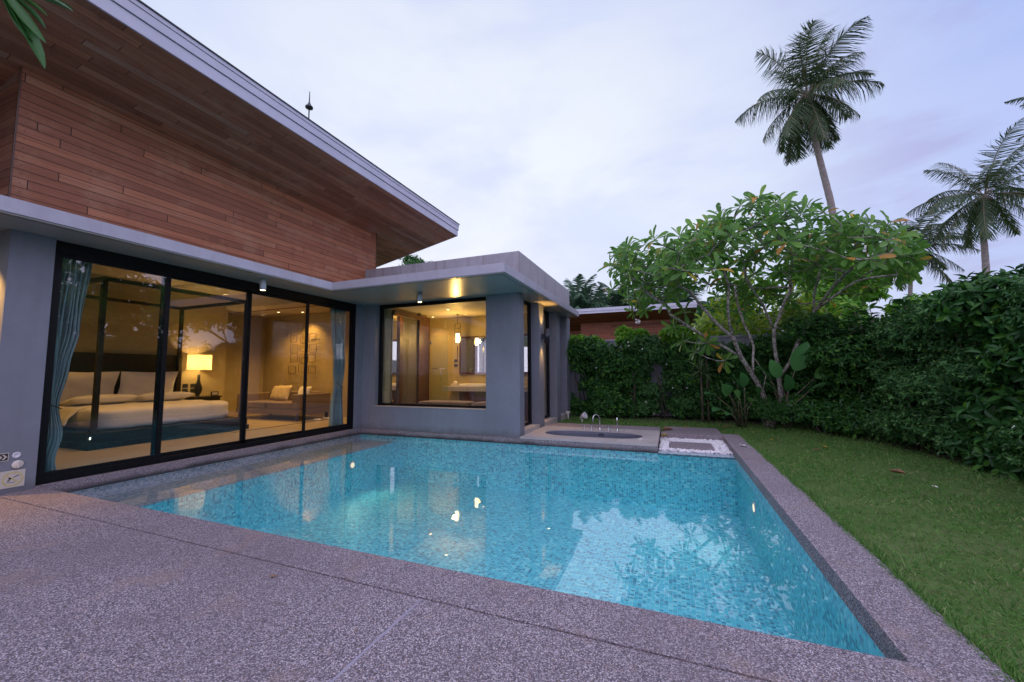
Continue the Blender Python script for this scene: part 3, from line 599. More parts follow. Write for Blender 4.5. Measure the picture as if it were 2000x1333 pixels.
# rooms
q = MB(); q.box(-12.2, 2.12, -0.3, -7.04, 9.0, 0.05); q.box(-6.25, 7.90, -0.3, -3.13, 11.9, 0.05); q.build('room_floor', 'floor_beige', V_)
q = MB(); q.box(-11.6, 2.12, 0.05, -11.75, 7.45, 3.5); q.box(-12.15, 7.45, 0.05, -12.3, 9.0, 3.13); q.box(-11.751, 7.40, 0.05, -12.15, 7.449, 3.13); q.box(-12.3, 9.0, 0.05, -7.05, 9.15, 3.13)
q.box(-11.6, 2.0, 2.95, -7.0, 2.12, 3.5); q.box(-7.05, 7.90, 0.05, -6.30, 9.0, 3.13)
q.box(-7.0, 10.30, 0.05, -3.13, 10.42, 2.95); q.box(-7.0, 9.45, 0.05, -7.05, 10.3, 2.95); q.box(-6.30, 9.15, 0.05, -7.05, 9.45, 2.95)
q.build('room_wall', 'interior_wall', V_)
q = MB(); q.box(-11.75, 2.0, 3.5, -7.0, 7.45, 3.6); q.box(-12.3, 7.45, 3.13, -7.05, 9.15, 3.2); q.box(-11.7, 7.40, 3.13, -7.05, 7.45, 3.5); q.box(-6.30, 7.90, 2.940, -3.13, 10.3, 2.948); q.box(-7.0, 9.45, 2.940, -6.30, 10.3, 2.948)
q.build('room_ceiling', 'interior_ceiling', V_)

# lightning rod
t = thing('lightning_rod', 'slender lightning rod with bell collar on the high roof', 'lightning rod', (-7.5, 6.38, 5.03))
q = MB(); q.tube([(-7.5, 6.38, 5.03), (-7.5, 6.38, 7.45)], 0.014, 8); q.tube([(-7.5, 6.38, 7.45), (-7.5, 6.38, 7.78)], [0.016, 0.008], 8); q.build('rod', 'sconce_metal', t)
q = MB(); q.lathe((-7.5, 6.38, 7.38), [(0.0, 0.0), (0.08, 0.0), (0.085, 0.03), (0.04, 0.08), (0.035, 0.10), (0.018, 0.13), (0.012, 0.2)], 18); q.build('collar', 'sconce_metal', t)

# fittings on the walls
def disc(t, y, z, prof, name, mat):
    q = MB(); q.lathe((0, 0, 0), prof, 28); q.v = [(-6.87+v[2], y+v[0], z+v[1]) for v in q.v]; q.f = [f for f in q.f]; return q.build(name, mat, t)
t = thing('vent_cap', 'small round white cap on the pillar above the switch', 'wall cap', (-6.87, 2.20, .405)); disc(t, 2.195, .408, [(.034, 0), (.034, .006), (.03, .009), (.018, .0095), (.016, .007), (0, .007)], 'cap', 'plastic_white')
t = thing('rotary_switch', 'round cream rotary switch with a raised grip on the pillar', 'switch', (-6.87, 2.22, .3)); disc(t, 2.208, .302, [(.046, 0), (.046, .012), (.04, .018), (0, .018)], 'body', 'plastic_cream')
q = MB(); q.box(-6.852, 2.200, .266, -6.838, 2.216, .338); q.build('grip', 'plastic_cream', t, bevel=.004)
t = thing('arrow_sign', 'small black and cream arrow sign on the pillar', 'sign', (-6.87, 2.08, .40))
q = MB(); q.box(-6.869, 2.0, .355, -6.864, 2.137, .445); q.build('plate', 'sign_plate', t)
q = MB(); q.box(-6.8638, 2.0, .362, -6.8632, 2.130, .438); q.build('field', 'sign_black', t)
q = MB()
for y0 in (2.05, 2.085): q.prism([(y0, .372), (y0+.016, .372), (y0+.040, .400), (y0+.016, .428), (y0, .428), (y0+.022, .400)], -6.863, -6.8622, axis=0)
q.build('arrow', 'sign_plate', t)
t = thing('pool_rule_sign', 'cream square sign with yellow ring and slash over a diving figure', 'sign', (-6.87, 2.17, .14))
q = MB(); q.box(-6.869, 2.085, .055, -6.864, 2.272, .242); q.build('plate', 'sign_plate', t, bevel=.002)
q = MB(); cY, cZ = 2.180, .148; nn = 40
for i in range(nn):
    a, b_ = 2*math.pi*i/nn, 2*math.pi*(i+1)/nn; P4 = [(cY+r_*math.cos(x), cZ+r_*math.sin(x)) for r_, x in ((.066, a), (.078, a), (.078, b_), (.066, b_))]
    q.prism(P4, -6.8638, -6.8630, axis=0)
q.build('ring', 'sign_yellow', t); q = MB(); q.prism([(cY-.052, cZ+.042), (cY-.044, cZ+.050), (cY+.052, cZ-.042), (cY+.044, cZ-.050)], -6.8636, -6.8626, axis=0); q.build('slash', 'sign_yellow', t)
q = MB(); X_ = -6.862
for P_ in ([(cY+.002, cZ+.020), (cY+.045, cZ+.042), (cY+.047, cZ+.036), (cY+.004, cZ+.013)], [(cY-.035, cZ+.012), (cY-.02, cZ+.022), (cY-.008, cZ+.006), (cY-.022, cZ-.002)], [(cY-.042, cZ-.018), (cY-.022, cZ+.002), (cY-.016, cZ-.004), (cY-.036, cZ-.024)],
           [(cY-.04, cZ-.036), (cY-.02, cZ-.030), (cY, cZ-.036), (cY+.02, cZ-.030), (cY+.02, cZ-.034), (cY, cZ-.040), (cY-.02, cZ-.034), (cY-.04, cZ-.040)]):
    q.prism(P_, X_-.001, X_, axis=0)
q.build('diver_figure', 'sign_black', t)

def downlight(x, y, label, e, z=2.948, spot=95):
    t = thing('downlight', label, 'ceiling light', (x, y, z), 'cylinder downlights under the canopy')
    q = MB(); q.lathe((x, y, z-.20), [(.043, 0.0), (.048, 0.0), (.048, .20), (.0, .20)], 24, cap=False); q.build('housing', 'downlight_metal', t)
    q = MB(); q.lathe((x, y, z-.196), [(0, 0), (.043, 0)], 24, cap=False); q.build('lens', 'spot_glow', t)
    lamp('beam', 'SPOT', (x, y, z-.21), e, WARM, 0.04, DOWN, spot, 0.8, parent=t)
downlight(-6.52, 4.75, 'grey cylinder downlight under the canopy before the glass doors', 9)
downlight(-4.71, 6.80, 'grey cylinder downlight under the canopy before the bathroom window', 9)
downlight(-7.20, 1.78, 'grey cylinder downlight under the canopy round the pillar corner', 190)
t = thing('wall_sconce', 'black cylinder sconce lighting the narrow pier up and down', 'wall light', (-2.84, 9.1, 2.17))
q = MB(); q.box(-2.84, 9.07, 2.10, -2.76, 9.13, 2.22); q.build('bracket', 'sconce_metal', t, bevel=.003)
q = MB(); q.lathe((-2.71, 9.1, 2.00), [(.056, .01), (.062, 0), (.062, .34), (.056, .33)], 24, cap=False); q.build('housing', 'sconce_metal', t)
for z_ in (2.03, 2.31): q = MB(); q.lathe((-2.71, 9.1, z_), [(0, 0), (.056, 0)], 24, cap=False); q.build('lens', 'spot_glow', t)
lamp('down_beam', 'SPOT', (-2.74, 9.1, 2.01), 34, WARM, .02, DOWN, 75, 0.9, parent=t); lamp('up_beam', 'SPOT', (-2.74, 9.1, 2.33), 44, WARM, .02, UPR, 80, 0.9, parent=t)
t = thing('garden_tap', 'small white garden tap at the foot of the last pier', 'tap', (-2.76, 11.2, 0))
q = MB(); q.tube([(-2.74, 11.25, -.03), (-2.74, 11.25, .16)], .022, 10); q.build('pipe', 'plastic_cream', t); q = MB(); q.box(-2.80, 11.21, .12, -2.70, 11.29, .20); q.build('valve', 'plastic_cream', t, bevel=.01)
t = thing('garden_spotlight', 'white garden spotlight staked in the grass behind the tub deck', 'spotlight', (-2.24, 10.74, -.03))
q = MB(); q.tube([(-2.24, 10.74, -.10), (-2.24, 10.74, .06)], .012, 8); q.build('stake', 'plastic_white', t)
q = MB(); q.tube([(-2.30, 10.78, .06), (-2.24, 10.76, .11), (-2.20, 10.74, .13), (-2.14, 10.72, .16)], [.035, .05, .075, .09], 18); q.build('head', 'plastic_white', t)
# ================================================================ BEDROOM
bed = thing('canopy_bed', 'wide white bed with dark four-post canopy frame behind the glass doors', 'bed', (-10.2, 5.1, 0.05))
q = MB(); q.box(-8.98, 3.63, 0.05, -11.58, 6.36, 0.16); q.box(-9.0, 3.66, .16, -11.58, 6.33, .32); q.build('platform', 'bed_base', bed, bevel=.01)
q = MB(); n = 18
def soft_box(x0, x1, y0, y1, z0, z1, nx=14, ny=18, nz=6, e=5.0, amp=0.006, seed=0):
    """rounded cushion-like box"""
    m = MB(); cx_, cy_, cz_ = (x0+x1)/2, (y0+y1)/2, (z0+z1)/2; hx, hy, hz = abs(x1-x0)/2, abs(y1-y0)/2, abs(z1-z0)/2
    bmq = bmesh.new(); bmesh.ops.create_cube(bmq, size=2); bmesh.ops.subdivide_edges(bmq, edges=bmq.edges[:], cuts=9, use_grid_fill=True)
    rr = random.Random(seed)
    for v in bmq.verts:
        p = v.co; nrm_ = (abs(p.x)**e+abs(p.y)**e+abs(p.z)**e)**(1/e); p = p/nrm_*1.0
        w_ = amp*(math.sin(p.x*9+seed)+math.sin(p.y*13+p.z*5+seed*2))
        v.co = Vector((cx_+p.x*hx+w_, cy_+p.y*hy+w_, cz_+p.z*hz+w_*1.5))
    m.add([v.co[:] for v in bmq.verts], [tuple(v.index for v in f.verts) for f in bmq.faces], True); bmq.free(); return m
soft_box(-9.28, -11.45, 3.84, 6.22, .31, .70, e=9, seed=2).build('mattress', 'white_linen', bed)
m = MB()   # blanket hanging over the near side
vs = []; nu, nv = 22, 14
for i in range(nu):
    for k in range(nv):
        u, v_ = i/(nu-1), k/(nv-1); x = -9.95-0.95*u; yy = 3.98-0.22*min(1, v_*1.4)-0.10*v_*(1-u)+.02*math.sin(u*24+v_*3)*v_
        z = .725-(.02 if v_ < .3 else 0)-.40*max(0, v_-.22)/.78*(0.75+.25*math.sin(u*3)); x += .35*v_*(.3-u*.3); vs.append((x, yy, z))
m.add(vs, [(i*nv+k, (i+1)*nv+k, (i+1)*nv+k+1, i*nv+k+1) for i in range(nu-1) for k in range(nv-1)], True)
o = m.build('blanket', 'white_linen', bed); so_ = o.modifiers.new('thick', 'SOLIDIFY'); so_.thickness = .02
q = MB(); q.box(-11.5, 3.35, .30, -11.595, 5.02, 1.78); q.box(-11.5, 5.03, .30, -11.595, 6.33, 1.78); q.build('headboard', 'dark_timber', bed, bevel=.004)
for (x, y) in ((-9.06, 3.73), (-9.06, 6.23), (-11.46, 3.73), (-11.46, 6.23)):
    q = MB(); q.box(x-.035, y-.035, .32, x+.035, y+.035, 2.93); q.build('post', 'dark_timber', bed, bevel=.003)
q = MB(); q.box(-9.025, 3.695, 2.93, -9.095, 6.265, 3.0); q.box(-11.425, 3.695, 2.93, -11.495, 6.265, 3.0); q.box(-9.095, 3.695, 2.93, -11.425, 3.765, 3.0); q.box(-9.095, 6.195, 2.93, -11.425, 6.265, 3.0)
q.build('canopy_rail', 'dark_timber', bed, bevel=.003)
def pillow(c, sx_, sy_, sz_, tilt, label, mat='white_linen', rotz=0, group='pillows on the canopy bed', name='pillow', cat='pillow'):
    m = MB(); N_ = 14; vs = []
    for s in (1, -1):
        for i in range(N_+1):
            for k in range(N_+1):
                u, v_ = 2*i/N_-1, 2*k/N_-1; th_ = (max(0, (1-u**4)*(1-v_**4)))**.45; pin = 1-.07*(1-abs(u))*(abs(v_)**3)-.0
                pin2 = 1-.07*(1-abs(v_))*(abs(u)**3)
                vs.append((u*pin2*sx_/2, v_*pin*sy_/2, s*th_*sz_/2+.006*math.sin(u*8+v_*5+c[1]*9)*th_))
    b0 = (N_+1)**2; F_ = []
    for i in range(N_):
        for k in range(N_):
            a = i*(N_+1)+k; F_ += [(a, a+N_+1, a+N_+2, a+1), (b0+a, b0+a+1, b0+a+N_+2, b0+a+N_+1)]
    M_ = Matrix.Rotation(rotz, 4, 'Z') @ Matrix.Rotation(tilt, 4, 'Y')
    m.add([tuple(M_ @ Vector(v)+Vector(c)) for v in vs], F_, True)
    o = m.build(name, mat, loc=c); return tag(o, label, cat, group)
pillow((-11.33, 4.45, 1.03), .72, 1.08, .24, R(-74), 'upright white pillow at the far left end of the headboard')
pillow((-11.33, 5.56, 1.03), .72, 1.10, .24, R(-74), 'upright white pillow nearest the bedside lamp')
pillow((-10.86, 4.55, .79), .48, 1.05, .17, R(-12), 'flat white pillow lying before the left upright pillow')
pillow((-10.86, 5.62, .79), .48, 1.05, .17, R(-12), 'flat white pillow lying before the lamp side pillow')
t = thing('nightstand', 'dark bedside shelf fixed beside the headboard', 'nightstand', (-11.4, 6.75, .05)); q = MB(); q.box(-11.59, 6.45, .70, -11.12, 7.1, .735); q.build('shelf', 'dark_timber', t, bevel=.003); q = MB(); q.box(-11.59, 6.47, .05, -11.16, 7.08, .70); q.build('cabinet', 'dark_timber', t, bevel=.003)
LX, LY = -11.33, 6.63
tl = thing('table_lamp', 'table lamp with glowing drum shade and dark bottle base by the bed', 'lamp', (LX, LY, .736))
q = MB(); q.lathe((LX, LY, .736), [(.05, 0), (.05, .015), (.035, .03), (.05, .06), (.085, .16), (.08, .24), (.05, .33), (.032, .42), (.034, .55), (0, .56)], 24); q.build('base', 'sign_black', tl)
q = MB(); q.tube([(LX, LY, 1.29), (LX, LY, 1.43)], .012, 10); q.build('neck', 'gold_fabric', tl)
q = MB(); q.lathe((LX, LY, 1.42), [(.26, 0), (.255, .38)], 32, cap=False); o = q.build('lamp_shade', 'shade_fabric', tl)
q = MB(); q.lathe((LX, LY, 1.52), [(0, 0), (.03, .03), (.045, .08), (.03, .13), (0, .15)], 16); q.build('bulb', 'pendant_glow', tl)
lamp('bulb_light', 'POINT', (LX, LY, 1.60), 150, (1.0, .60, .20), .05, parent=tl)
t = thing('photo_frame', 'small dark framed card standing on the bedside shelf', 'frame', (-11.2, 6.98, .736)); q = MB(); q.box(-11.2, 6.86, .736, -11.18, 7.04, .85); q.build('frame', 'dark_timber', t); q = MB(); q.box(-11.179, 6.885, .76, -11.176, 7.015, .83); q.build('card', 'sign_plate', t)
t = thing('switch_panel', 'black switch plates on the wall beside the bedside lamp', 'switch panel', (-11.6, 6.45, .9))
for (y, z) in ((6.42, .96), (6.42, .83), (6.60, .96), (6.60, .83)): q = MB(); q.box(-11.599, y, z, -11.588, y+.12, z+.10); q.build('plate', 'sign_black', t, bevel=.002)

# living corner
sofa = thing('sofa', 'low brown two-seat sofa with square arms in the living corner', 'sofa', (-10.2, 8.3, .05))
q = MB(); q.box(-11.45, 7.70, .22, -9.08, 8.80, .36); q.build('seat_base', 'sofa_fabric', sofa, bevel=.02)
for x0, x1 in ((-11.23, -10.27), (-10.26, -9.32)): q = MB(); q.box(x0, 7.71, .362, x1, 8.5, .54); q.build('seat_cushion', 'sofa_fabric', sofa, bevel=.035, seg=3)
q = MB(); q.box(-11.24, 8.55, .362, -9.31, 8.80, .80); q.build('backrest', 'sofa_fabric', sofa, bevel=.04, seg=3)
for x0, x1 in ((-11.45, -11.245), (-9.305, -9.08)): q = MB(); q.box(x0, 7.70, .362, x1, 8.80, .76); q.build('armrest', 'sofa_fabric', sofa, bevel=.035, seg=3)
for x in (-11.38, -9.15):
    for y in (7.78, 8.72): q = MB(); q.box(x-.03, y-.03, .05, x+.03, y+.03, .22); q.build('leg', 'dark_timber', sofa)
pillow((-10.35, 8.28, .76), .46, .46, .14, R(0), 'shiny gold cushion standing at the front of the sofa seat', 'gold_fabric', 0, 'scatter cushions on the sofa', 'cushion', 'cushion')
pillow((-10.75, 8.42, .75), .44, .44, .14, R(0), 'dull gold cushion half hidden behind the shiny one', 'gold_fabric', 0, 'scatter cushions on the sofa', 'cushion', 'cushion')
pillow((-9.62, 8.35, .74), .44, .44, .14, R(0), 'pale cushion leaning on the sofa arm nearest the doors', 'white_linen', 0, 'scatter cushions on the sofa', 'cushion', 'cushion')
for o in [x for x in bpy.data.objects if x.name.startswith('cushion')]: o.rotation_euler = (R(68), 0, R(random.Random(o.name).uniform(-14, 14)))
t = thing('wall_sculpture', 'wall sculpture of overlapping thin metal squares above the sofa', 'wall art', (-10.3, 8.97, 1.9))
rr = random.Random(4)
for r_ in range(4):
    for c_ in range(3):
        x0 = -10.92+c_*.40+rr.uniform(-.04, .04); z0 = 1.33+r_*.31+rr.uniform(-.02, .02); w_ = rr.uniform(.27, .33); h_ = rr.uniform(.22, .27); yy = 8.90+rr.uniform(0, .05); q = MB(); g_ = .011
        for (a0, b0, a1, b1) in ((x0, z0, x0+w_, z0+g_), (x0, z0+h_-g_, x0+w_, z0+h_), (x0, z0+g_, x0+g_, z0+h_-g_), (x0+w_-g_, z0+g_, x0+w_, z0+h_-g_)): q.box(a0, yy, b0, a1, yy+.01, b1)
        a_, b_, c2, d_ = x0+.07, z0-.03, x0+w_*.8+.05, z0+h_-.06
        if (r_+c_) % 2 == 0:
            for (a0, b0, a1, b1) in ((a_, b_, c2, b_+.007), (a_, d_-.007, c2, d_), (a_, b_+.007, a_+.007, d_-.007), (c2-.007, b_+.007, c2, d_-.007)): q.box(a0, yy+.012, b0, a1, yy+.018, b1)
        q.build('metal_square', 'brown_timber', t)
t = MB(); t.box(-11.6, 5.9, .0505, -8.75, 8.62, .056); rugo = tag(t.build('rug', 'rug_border', bevel=.001), 'beige rug with thin black border under the sofa', 'rug'); t = MB(); t.box(-11.58, 5.92, .0555, -8.77, 8.60, .0595); t.build('pile', 'floor_beige', rugo)
t = thing('slippers', 'pair of white slippers on the floor beside the sofa', 'slippers', (-8.85, 8.3, .05))
for y in (8.15, 8.45): soft_box(-8.98, -8.74, y-.055, y+.055, .052, .10, e=2.6, amp=0).build('slipper', 'white_linen', t)

def curtain(name, label, y_of, x0, mat, z0, z1, pleats, amp=.045, tie=.95, seed=0):
    t = thing(name, label, 'curtain', (x0, (y_of(z1)[0]+y_of(z1)[1])/2, z0), 'curtains inside the glass doors')
    nu, nz = 110, 46; vs = []
    for k in range(nz):
        z = z0+(z1-z0)*k/(nz-1); a, b_ = y_of(z); wdt = b_-a
        for i in range(nu):
            u = i/(nu-1); ph = 2*math.pi*pleats*u+seed+.6*math.sin(z*1.3+u*5)
            am = amp*(0.5+.5*min(1, abs(z-tie)/.6))*(1+.3*math.sin(u*17+seed))
            vs.append((x0+am*math.sin(ph)+.35*am*math.sin(ph*2.3+seed+z*.8)+.02*math.sin(z*4+u*9), a+wdt*(u+.02*math.sin(u*21+z*1.1))+.3*am*math.cos(ph), z))
    m = MB(); m.add(vs, [(k*nu+i, k*nu+i+1, (k+1)*nu+i+1, (k+1)*nu+i) for k in range(nz-1) for i in range(nu-1)], True)
    o = m.build('drape', mat, t); s_ = o.modifiers.new('thick', 'SOLIDIFY'); s_.thickness = .004
    a, b_ = y_of(tie); q = MB(); q.tube([(x0+.06, a-.01, tie+.08), (x0+.08, (a+b_)/2, tie), (x0+.06, b_+.01, tie-.05)], .007, 6); q.build('tieback', 'sign_black', t)
def lerp(a, b, f): return a+(b-a)*f
def yL(z):
    K = [(.1, 2.41, 2.62), (.25, 2.41, 2.60), (.55, 2.42, 2.66), (.93, 2.44, 2.60), (1.4, 2.44, 2.66), (1.9, 2.44, 2.74), (2.9, 2.45, 2.80)]
    for (z0, a0, b0), (z1, a1, b1) in zip(K, K[1:]):
        if z <= z1+1e-6: f = (z-z0)/(z1-z0); f = f*f*(3-2*f); return lerp(a0, a1, f), lerp(b0, b1, f)
    return K[-1][1:]
def yR(z):
    K = [(.1, 6.97, 7.32), (.5, 6.98, 7.30), (1.02, 7.08, 7.28), (1.5, 7.05, 7.31), (2.2, 6.97, 7.31), (2.9, 6.92, 7.31)]
    for (z0, a0, b0), (z1, a1, b1) in zip(K, K[1:]):
        if z <= z1+1e-6: f = (z-z0)/(z1-z0); f = f*f*(3-2*f); return lerp(a0, a1, f), lerp(b0, b1, f)
    return K[-1][1:]
curtain('curtain', 'teal curtain gathered by a tie beside the pillar', yL, -7.17, 'curtain_teal', .10, 2.90, 8, tie=.93)
curtain('curtain', 'teal curtain gathered at the bathroom end of the doors', yR, -7.20, 'curtain_teal', .10, 2.90, 7, tie=1.02, seed=2)

def ceil_spot(x, y, z, e, label, grp, glow=True, spot=110):
    t = thing('recessed_light', label, 'ceiling light', (x, y, z), grp)
    q = MB(); q.lathe((x, y, z-.006), [(.038, .0), (.055, .0), (.055, .006)], 24, cap=False); q.build('rim', 'plastic_cream', t)
    q = MB(); q.lathe((x, y, z-.003), [(0, 0), (.038, 0)], 20, cap=False); q.build('lens', 'spot_glow', t)
    lamp('beam', 'SPOT', (x, y, z-.02), e, WARM, .04, DOWN, spot, .7, parent=t)
G1 = 'recessed lights in the bedroom ceiling'; G2 = 'recessed lights in the bathroom ceiling'
ceil_spot(-8.4, 5.45, 3.5, 183, 'recessed light above the foot of the canopy bed', G1); ceil_spot(-10.4, 3.1, 3.5, 100, 'recessed light over the near side of the canopy bed', G1)
ceil_spot(-10.1, 7.95, 3.13, 112, 'brightest recessed light of the three above the sofa', G1); ceil_spot(-10.75, 8.35, 3.13, 100, 'recessed light on the bed side above the sofa', G1); ceil_spot(-10.1, 8.62, 3.13, 100, 'recessed light closest to the wall sculpture', G1); ceil_spot(-8.2, 8.0, 3.13, 83, 'recessed light above the teal curtain corner', G1)
ceil_spot(-6.0, 8.05, 2.94, 39, 'recessed light nearest the wardrobe frame', G2); ceil_spot(-5.3, 8.9, 2.94, 44, 'recessed light in the middle of the bathroom ceiling', G2); ceil_spot(-6.4, 9.9, 2.94, 52, 'recessed light inside the shower', G2); ceil_spot(-4.3, 9.6, 2.94, 52, 'recessed light above the vanity', G2)

# ================================================================ BATHROOM
ward = thing('mirrored_wardrobe', 'tall brown framed wardrobe with mirror pane at the bathroom side', 'wardrobe', (-6.27, 8.6, .05))
q = MB(); q.box(-6.29, 7.91, 2.72, -6.20, 9.45, 2.84); q.box(-6.29, 8.12, .05, -6.20, 8.26, 2.72); q.box(-6.29, 8.95, .05, -6.20, 9.45, 2.72); q.box(-6.29, 7.91, .05, -6.20, 8.12, .3); q.build('frame', 'brown_timber', ward, bevel=.004)
q = MB(); q.box(-6.26, 7.91, .30, -6.245, 8.12, 2.72); q.build('mirror_pane', 'mirror', ward); q = MB(); q.box(-6.28, 8.26, .05, -6.26, 8.95, 2.72); q.build('door', 'interior_dark', ward)
t = thing('shower_screen', 'clear glass shower screen with a long towel bar', 'shower screen', (-5.9, 9.45, .05))
q = MB(); q.box(-6.19, 9.46, .06, -5.62, 9.468, 2.35); q.build('pane', 'shower_glass', t)
q = MB(); q.tube([(-6.10, 9.42, 1.42), (-5.70, 9.42, 1.42)], .010, 8); q.tube([(-5.82, 9.42, 1.42), (-5.82, 9.42, 1.12)], .010, 8); q.tube([(-6.02, 9.46, 1.42), (-6.02, 9.42, 1.42)], .008, 8); q.tube([(-5.82, 9.46, 1.12), (-5.82, 9.42, 1.12)], .016, 8); q.build('towel_bar', 'chrome', t)
for z_ in (.4, 2.1): q = MB(); q.box(-6.19, 9.45, z_, -6.15, 9.475, z_+.08); q.build('hinge', 'chrome', t)
t = thing('vanity', 'stone topped vanity over a dark brown cabinet', 'vanity', (-4.9, 10.0, .05))
q = MB(); q.box(-5.95, 9.72, .80, -3.2, 10.3, .93); q.build('counter', 'stone_counter', t, bevel=.005); q = MB(); q.box(-5.45, 9.80, .05, -3.2, 10.3, .80); q.build('cabinet', 'brown_timber', t)
t = thing('wash_basin', 'white rectangular wash basin standing on the vanity', 'basin', (-5.0, 9.98, .93))
q = MB(); q.box(-5.45, 9.78, .93, -4.55, 10.2, 1.0); q.build('bowl', 'porcelain', t, bevel=.015, seg=3); q = MB(); q.box(-5.40, 9.83, .985, -4.60, 10.15, 1.0035); q.build('hollow', 'plastic_cream', t)
t = thing('basin_tap', 'chrome tap behind the wash basin', 'tap', (-4.85, 10.22, .93)); q = MB(); q.tube([(-4.85, 10.24, .93), (-4.85, 10.24, 1.20), (-4.85, 10.20, 1.25), (-4.85, 10.06, 1.22)], .015, 10); q.build('spout', 'chrome', t)
t = thing('vanity_mirror', 'brown framed mirror above the wash basin', 'mirror', (-4.9, 10.28, 1.8))
q = MB(); q.box(-5.72, 10.26, 1.26, -5.66, 10.30, 2.36); q.box(-3.5, 10.26, 1.26, -3.44, 10.30, 2.36); q.box(-5.66, 10.26, 1.26, -3.5, 10.30, 1.32); q.box(-5.66, 10.26, 2.30, -3.5, 10.30, 2.36); q.build('frame', 'brown_timber', t); q = MB(); q.box(-5.66, 10.27, 1.32, -3.5, 10.30, 2.30); q.build('pane', 'mirror', t)
pend = thing('pendant_lamp', 'slim pendant lamp with glowing glass cylinder before the vanity', 'lamp', (-5.48, 9.65, 2.94))
PX, PY = -5.45, 9.68
q = MB(); q.tube([(PX, PY, 2.94), (PX, PY, 2.66)], .008, 8); q.lathe((PX, PY, 2.925), [(.05, 0), (.05, .014), (0, .015)], 18); q.build('rod', 'dark_timber', pend)
q = MB()
for dx, dy in ((-.085, 0), (.085, 0)): q.box(PX+dx-.006, PY-.006, 2.13, PX+dx+.006, PY+.006, 2.66)
q.box(PX-.091, PY-.006, 2.655, PX+.091, PY+.006, 2.667); q.box(PX-.06, PY-.006, 2.53, PX+.06, PY+.006, 2.54); q.box(PX-.091, PY-.006, 2.12, PX+.091, PY+.006, 2.132); q.build('cage', 'dark_timber', pend)
q = MB(); q.lathe((PX, PY, 2.14), [(0, 0), (.048, .0), (.048, .25), (0, .25)], 24); q.build('glass_cylinder', 'pendant_glow', pend)
q = MB(); q.tube([(PX, PY, 2.12), (PX, PY, 2.02), (PX, PY, 1.90), (PX, PY, 1.62)], [.006, .018, .012, .004], 8); q.build('tassel', 'dark_timber', pend)
lamp('pendant_light', 'POINT', (PX, PY-.12, 2.26), 50, (1, .58, .14), .06, parent=pend)
for i, (x0, x1, lb) in enumerate(((-5.75, -4.36, 'long padded bench behind the bathroom window'), (-4.25, -3.35, 'padded bench end at the window edge nearest the corner pier'))):
    t = thing('padded_bench', lb, 'bench', ((x0+x1)/2, 8.45, .05), 'padded benches in the bathroom'); soft_box(x0, x1, 8.2, 8.7, .48, .63, e=6, amp=.001).build('cushion', 'sofa_fabric', t)
    q = MB(); q.box(x0+.05, 8.24, .05, x1-.05, 8.66, .48); q.build('base', 'brown_timber', t)
t = thing('tissue_box', 'open tissue box with a white tissue on the vanity', 'tissue box', (-5.62, 9.9, .93)); q = MB(); q.box(-5.74, 9.82, .93, -5.52, 9.95, 1.0); q.build('box', 'plastic_cream', t); soft_box(-5.69, -5.57, 9.86, 9.91, .99, 1.07, e=2, amp=.004).build('tissue', 'white_linen', t)
t = thing('wall_switch', 'pair of dark switch plates beside the vanity mirror', 'switch', (-5.82, 10.29, 1.6))
for z in (1.48, 1.62): q = MB(); q.box(-5.90, 10.285, z, -5.79, 10.299, z+.08); q.build('plate', 'sign_black', t)

# ================================================================ NEIGHBOUR AND BOUNDARY
NB = thing('neighbour_house', 'timber clad neighbour house with slanted lilac roof edge behind the hedge', 'house', (-1.8, 21.5, 0))
q = MB(); q.prism([(18.6, 4.06), (18.6, 4.10), (26, 4.10-7.4*.2), (26, 4.06-7.4*.2)], -8.0, 1.13, axis=0); q.build('eave_soffit', 'far_soffit', NB)
rf = MB(); rf.prism([(18.62, 4.105), (18.62, 4.26), (26, 4.26-7.4*.2), (26, 4.105-7.4*.2)], -8.0, 1.12, axis=0); rf = rf.build('roof', 'roof_metal', NB)
q = MB(); q.box(-8.0, 18.58, 4.05, 1.15, 18.618, 4.15); q.box(-8.0, 18.56, 4.155, 1.17, 18.618, 4.29); q.prism([(18.62, 4.05), (18.62, 4.27), (26, 4.27-7.4*.2), (26, 4.05-7.4*.2)], 1.132, 1.16, axis=0); q.build('fascia', 'roof_metal', rf)
q = MB(); q.box(-4.15, 20.0, 0, 0.07, 20.15, 3.80); q.box(-8, 21.2, 0, -4.15, 21.35, 3.55); q.build('timber_cladding', 'far_planks', NB)
q = MB(); q.box(-4.15, 20.15, 0, -4.0, 25, 2.9); q.box(-.08, 20.15, 0, .07, 25, 2.9); q.build('side_wall', 'far_planks', NB)
bw = thing('boundary_wall', 'grey rendered garden wall behind the back hedge', 'wall', (0, 13.1, 0)); q = MB(); q.box(-9, 13.0, -.1, 5.2, 13.15, 2.28); q.build('wall', 'boundary_paint', bw)
q = MB(); q.box(5.05, -6, -.1, 5.2, 12.99, 2.2); tag(q.build('boundary_wall', 'boundary_paint', loc=(5.1, 3, 0)), 'grey garden wall hidden behind the right hedge', 'wall')
q = MB(); q.box(-9.05, 12.97, 2.28, 5.23, 13.18, 2.34); q.build('coping', 'boundary_paint', bw, bevel=.006)
